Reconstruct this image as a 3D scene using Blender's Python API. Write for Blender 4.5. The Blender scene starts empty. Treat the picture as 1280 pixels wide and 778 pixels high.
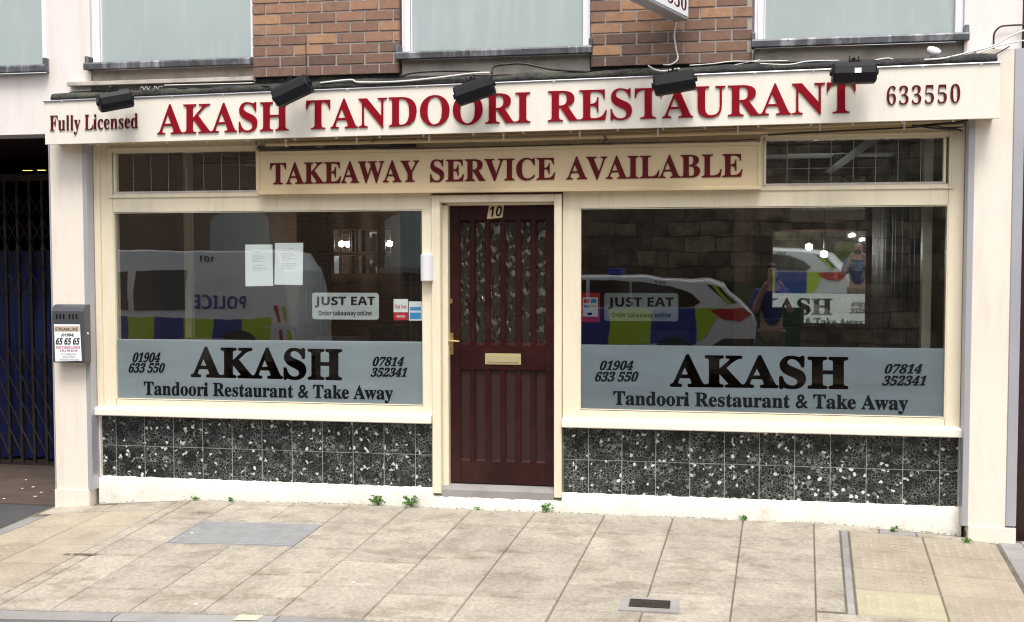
import bpy, bmesh, math, random
import numpy as np
import time; T0 = time.time()
from mathutils import Vector, Matrix, geometry
random.seed(7)
S = bpy.context.scene
C = S.collection
R = math.radians
PI = math.pi

# ------------------------------------------------------------------ camera
YAW, PITCH, ROLL, FPX, DIST, CAMZ = R(10.238), R(2.7425), R(-0.0653), 1400.0, 7.8, 1.8
cy, sy, cp, sp = math.cos(YAW), math.sin(YAW), math.cos(PITCH), math.sin(PITCH)
FW = Vector((-sy*cp, cy*cp, -sp)); RT = Vector((cy, sy, 0)); UP = RT.cross(FW)
c_, s_ = math.cos(ROLL), math.sin(ROLL)
RT, UP = c_*RT + s_*UP, -s_*RT + c_*UP
cam = bpy.data.cameras.new('camera'); camo = bpy.data.objects.new('camera', cam); C.objects.link(camo)
cam.sensor_width = 36; cam.lens = FPX/1280*36; cam.clip_start = .05; cam.clip_end = 500
m = Matrix((RT, UP, -FW)).transposed().to_4x4(); m.translation = Vector((0, -DIST, CAMZ)); camo.matrix_world = m
S.camera = camo

def ray(u, v): return FW*FPX + RT*(u-640) + UP*(389-v)
def at(u, v, Y=0.0):
    """the point of the plane y=Y seen at photo position (u, v)"""
    d = ray(u, v); t = (DIST+Y)/d.y
    return Vector((d.x*t, Y, d.z*t+CAMZ))
def onground(u, v, z=-.05):
    d = ray(u, v); t = (z-CAMZ)/d.z
    return Vector((d.x*t, d.y*t-DIST, z))

# ------------------------------------------------------------------ light
SUN_EL, SUN_AZ = R(64), R(165)
w = bpy.data.worlds.new('World'); S.world = w; w.use_nodes = True
nt = w.node_tree; bg = nt.nodes['Background']
sky = nt.nodes.new('ShaderNodeTexSky'); sky.sky_type = 'NISHITA'; sky.sun_disc = False
sky.sun_elevation = SUN_EL; sky.sun_rotation = SUN_AZ; sky.dust_density = 4; sky.air_density = 1.2
hs = nt.nodes.new('ShaderNodeHueSaturation'); hs.inputs['Saturation'].default_value = .25
nt.links.new(sky.outputs[0], hs.inputs['Color']); nt.links.new(hs.outputs[0], bg.inputs[0]); bg.inputs[1].default_value = .125
sl = bpy.data.lights.new('sun', 'SUN'); sl.energy = 1.5; sl.angle = R(22); sl.color = (1, .965, .92)
so = bpy.data.objects.new('sun', sl); C.objects.link(so)
sd = Vector((math.sin(SUN_AZ)*math.cos(SUN_EL), math.cos(SUN_AZ)*math.cos(SUN_EL), math.sin(SUN_EL)))
so.rotation_euler = sd.to_track_quat('Z', 'Y').to_euler(); so.location = (4, -10, 14)
S.view_settings.view_transform = 'Standard'; S.view_settings.look = 'None'; S.view_settings.gamma = 1
S.view_settings.exposure = .97
S.cycles.max_bounces = 10; S.cycles.transparent_max_bounces = 16; S.cycles.use_denoising = True
S.cycles.sample_clamp_indirect = 6; S.cycles.filter_width = 1.15

# ------------------------------------------------------------------ materials
def nodes(name):
    m = bpy.data.materials.new(name); m.use_nodes = True
    n = m.node_tree; return m, n, n.nodes, n.links, n.nodes['Principled BSDF']
def coord(n, l, scale=(1, 1, 1)):
    t = n.new('ShaderNodeTexCoord'); mp = n.new('ShaderNodeMapping'); mp.inputs['Scale'].default_value = scale
    g = n.new('ShaderNodeNewGeometry'); l.new(g.outputs['Position'], mp.inputs[0]); return mp.outputs[0]
def noise(n, l, vec, scale, detail=4, rough=.55):
    t = n.new('ShaderNodeTexNoise'); t.inputs['Scale'].default_value = scale; t.inputs['Detail'].default_value = detail
    t.inputs['Roughness'].default_value = rough; l.new(vec, t.inputs['Vector']); return t.outputs['Fac']
def ramp(n, l, fac, a, b, ca=(0, 0, 0, 1), cb=(1, 1, 1, 1)):
    r = n.new('ShaderNodeValToRGB'); r.color_ramp.elements[0].position = a; r.color_ramp.elements[1].position = b
    r.color_ramp.elements[0].color = ca; r.color_ramp.elements[1].color = cb; l.new(fac, r.inputs[0]); return r.outputs[0]
def mix(n, l, fac, a, b, mode='MIX'):
    x = n.new('ShaderNodeMix'); x.data_type = 'RGBA'; x.blend_type = mode
    for i, v in ((0, fac), (6, a), (7, b)):
        if isinstance(v, (int, float)): x.inputs[i].default_value = v
        elif isinstance(v, tuple): x.inputs[i].default_value = v if len(v) == 4 else (*v, 1)
        else: l.new(v, x.inputs[i])
    return x.outputs[2]
def bumpn(n, l, b, h, strength, dist=.01):
    x = n.new('ShaderNodeBump'); x.inputs['Strength'].default_value = strength; x.inputs['Distance'].default_value = dist
    l.new(h, x.inputs['Height']); l.new(x.outputs[0], b.inputs['Normal'])
def mat(name, col, rough=.5, var=.06, vs=2.5, bump=.1, bs=60, metal=0, spec=.5, dirt=None, dirt_amt=.35, streak=False, tint=0, speck=None, bd=.003, stains=False):
    m, nt, n, l, b = nodes(name)
    v = coord(n, l)
    f = noise(n, l, v, vs, 5)
    lo = tuple(c*(1-var) for c in col); hi = tuple(min(1, c*(1+var)) for c in col)
    c = mix(n, l, ramp(n, l, f, .3, .7), lo, hi)
    if dirt:
        vv = coord(n, l, (5, 5, .7)) if streak else v
        d = ramp(n, l, noise(n, l, vv, 2.2 if streak else 4.5, 8, .65), .5, .78)
        c = mix(n, l, mixf(n, l, d, dirt_amt), c, dirt)
    if stains:      # trodden-in brown patches and spots of old gum
        f2 = ramp(n, l, noise(n, l, coord(n, l, (1, 2.2, 1)), 2.6, 9, .62), .56, .63)
        c = mix(n, l, mixf(n, l, f2, .42), c, (.19, .145, .095, 1))
        vo = n.new('ShaderNodeTexVoronoi'); vo.inputs['Scale'].default_value = 5.5; l.new(v, vo.inputs['Vector'])
        c = mix(n, l, mixf(n, l, ramp(n, l, vo.outputs['Distance'], .07, .085, (1, 1, 1, 1), (0, 0, 0, 1)), .4), c, (.14, .12, .10, 1))
        f3 = ramp(n, l, noise(n, l, v, 38, 5, .75), .40, .62, (.80, .80, .80, 1), (1.1, 1.1, 1.1, 1)); c = mix(n, l, 1.0, c, f3, 'MULTIPLY')
    if speck:
        c = mix(n, l, ramp(n, l, noise(n, l, v, speck[1], 3, .8), speck[2], speck[2]+.05), c, speck[0])
    if tint:
        a = n.new('ShaderNodeAttribute'); a.attribute_name = 'tint'
        c = mix(n, l, 1.0, c, ramp(n, l, a.outputs['Fac'], 0, 1, (1-tint, 1-tint, 1-tint, 1), (1, 1, 1, 1)), 'MULTIPLY')
    l.new(c, b.inputs['Base Color'])
    b.inputs['Roughness'].default_value = rough; b.inputs['Metallic'].default_value = metal
    b.inputs['Specular IOR Level'].default_value = spec
    if bump: bumpn(n, l, b, noise(n, l, v, bs, 6, .6), bump, bd)
    return m
def mixf(n, l, f, k):
    x = n.new('ShaderNodeMath'); x.operation = 'MULTIPLY'; l.new(f, x.inputs[0]); x.inputs[1].default_value = k; return x.outputs[0]

M = {}
M['frame'] = mat('cream_gloss_paint', (.80, .715, .545), .38, .03, 2, .12, 18, dirt=(.42, .33, .2), dirt_amt=.32, streak=True, speck=((.38, .30, .2), 38, .73))
M['frame2'] = mat('cream_sill_paint', (.84, .80, .70), .38, .02, 2, .12, 18, dirt=(.5, .42, .3), dirt_amt=.12)
M['pillar'] = mat('pillar_paint', (.80, .725, .63), .45, .03, 1.2, .06, 12, dirt=(.5, .42, .33), dirt_amt=.36, streak=True, speck=((.45, .38, .3), 30, .745))
M['fascia'] = mat('fascia_panel', (.80, .75, .655), .35, .02, 1, .03, 8, dirt=(.55, .48, .36), dirt_amt=.28, streak=True)
M['board'] = mat('board_panel', (.585, .455, .275), .35, .03, 1.5, .04, 9, dirt=(.5, .38, .24), dirt_amt=.25)
M['red'] = mat('red_letter', (.235, .003, .011), .5, .06, 4, 0, spec=.12)
M['darkred'] = mat('dark_red_letter', (.10, .008, .011), .5, .06, 4, 0, spec=.12)
M['plinth'] = mat('white_masonry_paint', (.82, .79, .70), .6, .04, 3, .7, 35, dirt=(.36, .31, .24), dirt_amt=.55, speck=((.13, .12, .11), 30, .685), bd=.007)
M['render'] = mat('painted_render', (.77, .71, .675), .8, .03, 1.5, .35, 70, dirt=(.52, .45, .38), dirt_amt=.3, streak=True)
M['grimy'] = mat('grimy_render', (.52, .46, .40), .85, .12, 5, .6, 60, dirt=(.16, .13, .11), dirt_amt=.7, bd=.006)
M['wframe'] = mat('white_window_paint', (.84, .83, .86), .35, .03, 3, .15, 30, dirt=(.35, .3, .28), dirt_amt=.15)
M['upane'] = mat('grey_window_film', (.37, .43, .42), .3, .05, 1.3, .25, 170, dirt=(.55, .6, .58), dirt_amt=.35, streak=True, bd=.002)
M['lead'] = mat('weathered_lead', (.085, .085, .095), .5, .5, 7, .6, 30, metal=.2, dirt=(.62, .62, .66), dirt_amt=.75, streak=True)
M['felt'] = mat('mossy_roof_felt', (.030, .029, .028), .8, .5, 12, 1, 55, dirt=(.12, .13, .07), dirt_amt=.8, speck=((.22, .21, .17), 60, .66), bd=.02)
M['alu'] = mat('grey_trim', (.46, .46, .50), .35, .05, 3, .03, 20, metal=.3)
M['door'] = mat('maroon_gloss_paint', (.026, .0052, .0045), .32, .35, 4, .25, 26, speck=((.35, .25, .22), 30, .725), bd=.002, spec=.35, dirt=(.07, .03, .025), dirt_amt=.4)
M['brass'] = mat('brass', (.62, .48, .20), .28, .06, 10, .05, 40, metal=.85)
M['brasslite'] = mat('pale_brass', (.75, .66, .36), .3, .05, 10, 0, metal=.6)
M['black'] = mat('black_plastic', (.006, .006, .009), .5, .2, 8, .1, 40, spec=.25)
M['cablek'] = mat('black_cable', (.02, .018, .017), .5, 0, 5, 0)
M['cablew'] = mat('white_cable', (.68, .67, .64), .5, .1, 8, 0)
M['stud'] = mat('white_cap', (.8, .8, .8), .3, 0, 5, 0)
M['paper'] = mat('white_paper', (.84, .86, .88), .6, .01, 4, .05, 20)
M['ink'] = mat('black_vinyl', (.007, .008, .011), .5, 0, 5, 0, spec=.12)
M['inkgrey'] = mat('grey_print', (.40, .43, .46), .6, 0, 5, 0)
M['whitepl'] = mat('white_plastic', (.74, .73, .75), .35, .03, 5, .02, 20)
M['stred'] = mat('red_sticker', (.62, .03, .05), .35, .03, 5, 0)
M['stblue'] = mat('blue_sticker', (.07, .33, .68), .35, .03, 5, 0)
M['pink'] = mat('pink_print', (.55, .06, .18), .5, 0, 5, 0)
M['beige'] = mat('beige_print', (.62, .50, .38), .5, 0, 5, 0)
M['boxgrey'] = mat('dark_grey_enamel', (.085, .085, .095), .3, .08, 6, .12, 60, metal=.25)
M['slab'] = mat('concrete_slab', (.415, .37, .305), .85, .14, 3.6, .6, 130, dirt=(.17, .125, .08), dirt_amt=.7, tint=.16, speck=((.24, .21, .175), 150, .585), bd=.004, stains=True)
M['ochre'] = mat('ochre_blister_paving', (.37, .315, .24), .85, .12, 4, .6, 120, dirt=(.2, .16, .12), dirt_amt=.45, tint=.2, speck=((.3, .25, .18), 170, .6), bd=.004)
M['yellow'] = mat('yellow_blister_paving', (.41, .37, .25), .8, .12, 6, .6, 120, dirt=(.3, .26, .2), dirt_amt=.4, tint=.1, bd=.004)
M['yellowpaint'] = mat('yellow_road_paint', (.66, .62, .36), .7, .08, 8, .4, 90, dirt=(.4, .37, .3), dirt_amt=.5)
M['kerb'] = mat('grey_kerb_stone', (.30, .285, .275), .85, .10, 5, .6, 110, dirt=(.16, .14, .13), dirt_amt=.5, tint=.2, speck=((.5, .5, .5), 160, .66), bd=.004)
M['cover'] = mat('concrete_filled_cover', (.25, .25, .25), .8, .14, 14, .8, 120, tint=.05, speck=((.16, .15, .14), 130, .58), bd=.006)
M['joint'] = mat('joint_dirt', (.12, .105, .08), .95, .3, 12, .4, 90, dirt=(.05, .07, .03), dirt_amt=.5)
M['asphalt'] = mat('asphalt', (.060, .060, .062), .85, .15, 4, .8, 160, dirt=(.09, .085, .08), dirt_amt=.5, speck=((.15, .15, .15), 190, .68), bd=.006)
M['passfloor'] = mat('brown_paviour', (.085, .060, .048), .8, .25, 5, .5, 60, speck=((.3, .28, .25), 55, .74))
M['rust'] = mat('rusty_brown_steel', (.028, .018, .015), .6, .3, 20, .3, 50)
M['tarp'] = mat('blue_sheet', (.012, .026, .13), .5, .3, 3, .3, 12)
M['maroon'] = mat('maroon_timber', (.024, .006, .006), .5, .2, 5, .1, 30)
M['weed'] = mat('weed_leaf', (.09, .21, .035), .6, .25, 40, 0)
M['inwall'] = mat('brown_interior_wall', (.13, .075, .045), .7, .2, 2, .2, 25)
M['ceil'] = mat('grey_interior_ceiling', (.42, .42, .42), .8, .05, 2, 0)
M['beam'] = mat('dark_brown_beam', (.045, .02, .014), .5, .2, 5, .1, 30)
M['carpet'] = mat('dark_carpet', (.03, .02, .02), .95, .3, 8, .3, 90)
M['drape'] = mat('dark_curtain', (.030, .022, .020), .55, .3, 6, .1, 30)
M['wood'] = mat('dark_chair_wood', (.05, .022, .014), .4, .2, 6, 0)
M['cloth'] = mat('white_table_cloth', (.6, .58, .55), .8, .05, 4, .1, 30)
M['stone'] = None
M['polwhite'] = mat('white_car_paint', (.80, .80, .82), .2, .01, 2, 0)
M['polyel'] = mat('yellow_green_livery', (.45, .62, .03), .35, .02, 2, 0)
M['polblue'] = mat('blue_livery', (.015, .04, .28), .35, .02, 2, 0)
M['tyre'] = mat('tyre_rubber', (.02, .02, .02), .8, .1, 8, 0)
M['carglass'] = mat('dark_car_glass', (.012, .014, .016), .08, 0, 2, 0)
M['redlamp'] = mat('red_lamp_lens', (.5, .01, .015), .15, 0, 2, 0)
M['rim'] = mat('alloy_rim', (.4, .4, .42), .3, 0, 2, 0, metal=.7)
M['green'] = mat('green_hoarding', (.02, .10, .035), .6, .15, 3, .1, 20)
M['skin'] = mat('skin', (.55, .33, .24), .5, .05, 6, 0)
M['shirt'] = mat('blue_shirt', (.02, .045, .18), .8, .1, 6, .2, 40)
M['khaki'] = mat('khaki_trousers', (.20, .155, .10), .85, .1, 6, .2, 40)
M['hair'] = mat('brown_hair', (.05, .03, .02), .7, .2, 30, 0)

def brick_mat(name, a, b, tint=True):
    m, nt, n, l, bs = nodes(name)
    v = coord(n, l)
    at_ = n.new('ShaderNodeAttribute'); at_.attribute_name = 'tint'
    cr = n.new('ShaderNodeValToRGB'); l.new(at_.outputs['Fac'], cr.inputs[0])
    e = cr.color_ramp.elements; e[0].position = 0; e[0].color = (.11, .072, .06, 1); e[1].position = 1; e[1].color = (.46, .26, .145, 1)
    for p, c in ((.3, (.24, .135, .095, 1)), (.6, (.33, .18, .115, 1)), (.85, (.39, .22, .13, 1))): q = e.new(p); q.color = c
    f = ramp(n, l, noise(n, l, v, 22, 6, .7), .3, .75, (.72, .72, .72, 1), (1.12, 1.1, 1.08, 1))
    c = mix(n, l, 1.0, cr.outputs[0], f, 'MULTIPLY')
    g = ramp(n, l, noise(n, l, v, 5, 7, .65), .52, .72); c = mix(n, l, mixf(n, l, g, .45), c, (.09, .07, .065, 1))
    l.new(c, bs.inputs['Base Color']); bs.inputs['Roughness'].default_value = .85
    bumpn(n, l, bs, noise(n, l, v, 90, 6, .7), .7, .004)
    return m
M['darklead'] = mat('dull_lead_came', (.20, .21, .21), .6, .1, 9, 0)
M['brick'] = brick_mat('facing_brick', 0, 0)
M['mortar'] = mat('mortar', (.36, .32, .285), .9, .12, 8, .6, 120, dirt=(.2, .18, .16), dirt_amt=.5)

def terrazzo():
    m, nt, n, l, b = nodes('mosaic_chip_tile')
    v0 = coord(n, l); a = n.new('ShaderNodeAttribute'); a.attribute_name = 'tint'
    ad = n.new('ShaderNodeVectorMath'); ad.operation = 'ADD'; sc = n.new('ShaderNodeVectorMath'); sc.operation = 'SCALE'
    sc.inputs[0].default_value = (13, 7, 11); l.new(a.outputs['Fac'], sc.inputs['Scale']); l.new(v0, ad.inputs[0]); l.new(sc.outputs[0], ad.inputs[1])
    nz = n.new('ShaderNodeTexNoise'); nz.inputs['Scale'].default_value = 30; l.new(ad.outputs[0], nz.inputs['Vector'])
    ms = n.new('ShaderNodeVectorMath'); ms.operation = 'MULTIPLY_ADD'; l.new(nz.outputs['Color'], ms.inputs[0]); ms.inputs[1].default_value = (.03, .03, .03); l.new(ad.outputs[0], ms.inputs[2])
    v = ms.outputs[0]
    def vor(scale, feat): 
        t = n.new('ShaderNodeTexVoronoi'); t.feature = feat; t.inputs['Scale'].default_value = scale; l.new(v, t.inputs['Vector']); return t
    e1 = vor(48, 'DISTANCE_TO_EDGE'); c1 = vor(48, 'F1'); 
    sepc = n.new('ShaderNodeSeparateColor'); l.new(c1.outputs['Color'], sepc.inputs[0])
    base = n.new('ShaderNodeValToRGB'); l.new(sepc.outputs[0], base.inputs[0]); base.color_ramp.interpolation = 'CONSTANT'
    e = base.color_ramp.elements; e[0].color = (.006, .007, .006, 1); e[1].position = .97; e[1].color = (.50, .52, .50, 1)
    for p, c in ((.3, (.008, .009, .008, 1)), (.62, (.016, .018, .016, 1)), (.80, (.035, .038, .035, 1)), (.92, (.16, .17, .165, 1))): q = e.new(p); q.color = c
    grout = mix(n, l, ramp(n, l, noise(n, l, v0, 9, 3), .35, .65), (.018, .021, .019, 1), (.20, .22, .21, 1))
    col = mix(n, l, ramp(n, l, e1.outputs['Distance'], .03, .09), grout, base.outputs[0])
    d2 = vor(22, 'F1'); s2 = n.new('ShaderNodeSeparateColor'); l.new(d2.outputs['Color'], s2.inputs[0])
    chip = n.new('ShaderNodeMath'); chip.operation = 'LESS_THAN'; l.new(d2.outputs['Distance'], chip.inputs[0]); chip.inputs[1].default_value = .28
    pick = n.new('ShaderNodeMath'); pick.operation = 'GREATER_THAN'; l.new(s2.outputs[1], pick.inputs[0]); pick.inputs[1].default_value = .875
    mm = n.new('ShaderNodeMath'); mm.operation = 'MULTIPLY'; l.new(chip.outputs[0], mm.inputs[0]); l.new(pick.outputs[0], mm.inputs[1])
    col = mix(n, l, mm.outputs[0], col, (.60, .62, .60, 1))
    l.new(col, b.inputs['Base Color']); b.inputs['Roughness'].default_value = .22
    bumpn(n, l, b, e1.outputs['Distance'], .25, .003)
    return m
M['tile'] = terrazzo()
M['grout'] = mat('tile_grout', (.30, .295, .28), .9, .1, 9, .2, 60)

def stone_mat():
    m, nt, n, l, b = nodes('old_stone_blocks')
    v = coord(n, l, (1, 1, 1)); sx = n.new('ShaderNodeSeparateXYZ'); l.new(v, sx.inputs[0])
    cx = n.new('ShaderNodeCombineXYZ'); l.new(sx.outputs[0], cx.inputs[0]); l.new(sx.outputs[2], cx.inputs[1])
    t = n.new('ShaderNodeTexBrick'); l.new(cx.outputs[0], t.inputs['Vector']); t.inputs['Scale'].default_value = 1
    t.inputs['Brick Width'].default_value = .55; t.inputs['Row Height'].default_value = .27; t.inputs['Mortar Size'].default_value = .012
    t.inputs['Color1'].default_value = (.33, .28, .215, 1); t.inputs['Color2'].default_value = (.12, .10, .08, 1); t.inputs['Mortar'].default_value = (.08, .07, .06, 1)
    f = ramp(n, l, noise(n, l, v, 3.5, 8, .7), .35, .65, (.45, .43, .4, 1), (1.5, 1.45, 1.35, 1))
    l.new(mix(n, l, 1.0, t.outputs['Color'], f, 'MULTIPLY'), b.inputs['Base Color']); b.inputs['Roughness'].default_value = .9
    bumpn(n, l, b, noise(n, l, v, 14, 8), .8, .03)
    return m
M['stone'] = stone_mat()
def farbrick_mat():
    m, nt, n, l, b = nodes('brown_brickwork')
    v = coord(n, l); sx = n.new('ShaderNodeSeparateXYZ'); l.new(v, sx.inputs[0])
    cx = n.new('ShaderNodeCombineXYZ'); l.new(sx.outputs[0], cx.inputs[0]); l.new(sx.outputs[2], cx.inputs[1])
    t = n.new('ShaderNodeTexBrick'); l.new(cx.outputs[0], t.inputs['Vector']); t.inputs['Scale'].default_value = 1
    t.inputs['Brick Width'].default_value = .225; t.inputs['Row Height'].default_value = .075; t.inputs['Mortar Size'].default_value = .008
    t.inputs['Color1'].default_value = (.22, .12, .07, 1); t.inputs['Color2'].default_value = (.13, .075, .05, 1); t.inputs['Mortar'].default_value = (.25, .21, .17, 1)
    l.new(t.outputs['Color'], b.inputs['Base Color']); b.inputs['Roughness'].default_value = .9
    return m
M['farbrick'] = farbrick_mat()

def glass(name, refl=.185, tintc=(.86, .9, .88), wav=.012, wscale=1.6):
    m, nt, n, l, b = nodes(name); n.remove(b); out = n['Material Output']
    tr = n.new('ShaderNodeBsdfTransparent'); tr.inputs[0].default_value = (*tintc, 1)
    gl = n.new('ShaderNodeBsdfGlossy'); gl.inputs['Roughness'].default_value = 0; gl.inputs[0].default_value = (.96, 1, .98, 1)
    fr = n.new('ShaderNodeFresnel'); fr.inputs[0].default_value = 1.5
    mp = n.new('ShaderNodeMapRange'); l.new(fr.outputs[0], mp.inputs[0]); mp.inputs[1].default_value = .04; mp.inputs[2].default_value = 1
    mp.inputs[3].default_value = refl; mp.inputs[4].default_value = 1
    v = coord(n, l); bp = n.new('ShaderNodeBump'); bp.inputs['Strength'].default_value = wav; bp.inputs['Distance'].default_value = .1
    l.new(noise(n, l, v, wscale, 2), bp.inputs['Height']); l.new(bp.outputs[0], gl.inputs['Normal'])
    mx = n.new('ShaderNodeMixShader'); l.new(mp.outputs[0], mx.inputs[0]); l.new(tr.outputs[0], mx.inputs[1]); l.new(gl.outputs[0], mx.inputs[2])
    l.new(mx.outputs[0], out.inputs[0]); return m
M['glass'] = glass('window_glass')
def doorglass():
    m, nt, n, l, b = nodes('rippled_glass'); n.remove(b); out = n['Material Output']
    tr = n.new('ShaderNodeBsdfTransparent'); tr.inputs[0].default_value = (.35, .37, .35, 1)
    gl = n.new('ShaderNodeBsdfGlossy'); gl.inputs['Roughness'].default_value = .12; gl.inputs[0].default_value = (.80, .76, .66, 1)
    v = coord(n, l, (1, 1, .55)); nz = n.new('ShaderNodeTexNoise'); nz.inputs['Scale'].default_value = 9; l.new(v, nz.inputs['Vector'])
    ms = n.new('ShaderNodeVectorMath'); ms.operation = 'MULTIPLY_ADD'; l.new(nz.outputs['Color'], ms.inputs[0]); ms.inputs[1].default_value = (.09, .09, .09); l.new(v, ms.inputs[2])
    t = n.new('ShaderNodeTexVoronoi'); t.feature = 'SMOOTH_F1'; t.inputs['Scale'].default_value = 26; l.new(ms.outputs[0], t.inputs['Vector'])
    bp = n.new('ShaderNodeBump'); bp.inputs['Strength'].default_value = .7; bp.inputs['Distance'].default_value = .05
    l.new(t.outputs['Distance'], bp.inputs['Height']); l.new(bp.outputs[0], gl.inputs['Normal'])
    df = n.new('ShaderNodeBsdfDiffuse'); df.inputs[0].default_value = (.12, .10, .07, 1); l.new(bp.outputs[0], df.inputs['Normal'])
    m1 = n.new('ShaderNodeMixShader'); m1.inputs[0].default_value = .2; l.new(tr.outputs[0], m1.inputs[1]); l.new(df.outputs[0], m1.inputs[2])
    m2 = n.new('ShaderNodeMixShader'); m2.inputs[0].default_value = .048; l.new(m1.outputs[0], m2.inputs[1]); l.new(gl.outputs[0], m2.inputs[2])
    l.new(m2.outputs[0], out.inputs[0]); return m
M['doorglass'] = doorglass()
def vinyl(name, col, tcol, fd=.5, ft=.6):
    m, nt, n, l, b = nodes(name); n.remove(b); out = n['Material Output']
    d = n.new('ShaderNodeBsdfDiffuse'); v = coord(n, l)
    l.new(mix(n, l, ramp(n, l, noise(n, l, coord(n, l, (.6, 1, 4)), 2.5, 5), .3, .7), tuple(c*.85 for c in col), tuple(c*1.15 for c in col)), d.inputs[0])
    t = n.new('ShaderNodeBsdfTranslucent'); t.inputs[0].default_value = (*tcol, 1)
    x = n.new('ShaderNodeMixShader'); x.inputs[0].default_value = ft; l.new(d.outputs[0], x.inputs[1]); l.new(t.outputs[0], x.inputs[2])
    tp = n.new('ShaderNodeBsdfTransparent'); y = n.new('ShaderNodeMixShader'); l.new(x.outputs[0], y.inputs[1]); l.new(tp.outputs[0], y.inputs[2])
    l.new(ramp(n, l, noise(n, l, coord(n, l, (1, 1, 1.6)), 1.7, 6), .3, .7, (.03, .03, .03, 1), (.22, .22, .22, 1)), y.inputs[0])
    l.new(y.outputs[0], out.inputs[0]); return m
M['vinyl'] = vinyl('frosted_vinyl', (.17, .225, .26), (.84, .87, .88), ft=.48)
M['eatvinyl'] = vinyl('grey_frosted_sticker', (.60, .63, .63), (.5, .52, .52), ft=.2)
def mirror():
    m, nt, n, l, b = nodes('mirror_glass'); b.inputs['Metallic'].default_value = 1; b.inputs['Roughness'].default_value = .02
    b.inputs['Base Color'].default_value = (.9, .92, .9, 1); return m
M['mirror'] = mirror()
def emit(name, col, s):
    m, nt, n, l, b = nodes(name); b.inputs['Emission Color'].default_value = (*col, 1); b.inputs['Emission Strength'].default_value = s; return m
M['yglow'] = emit('yellow_tube_glow', (1, .72, .12), 3.0)
M['wglow'] = emit('white_glint_glow', (1, .98, .95), 60)

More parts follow.
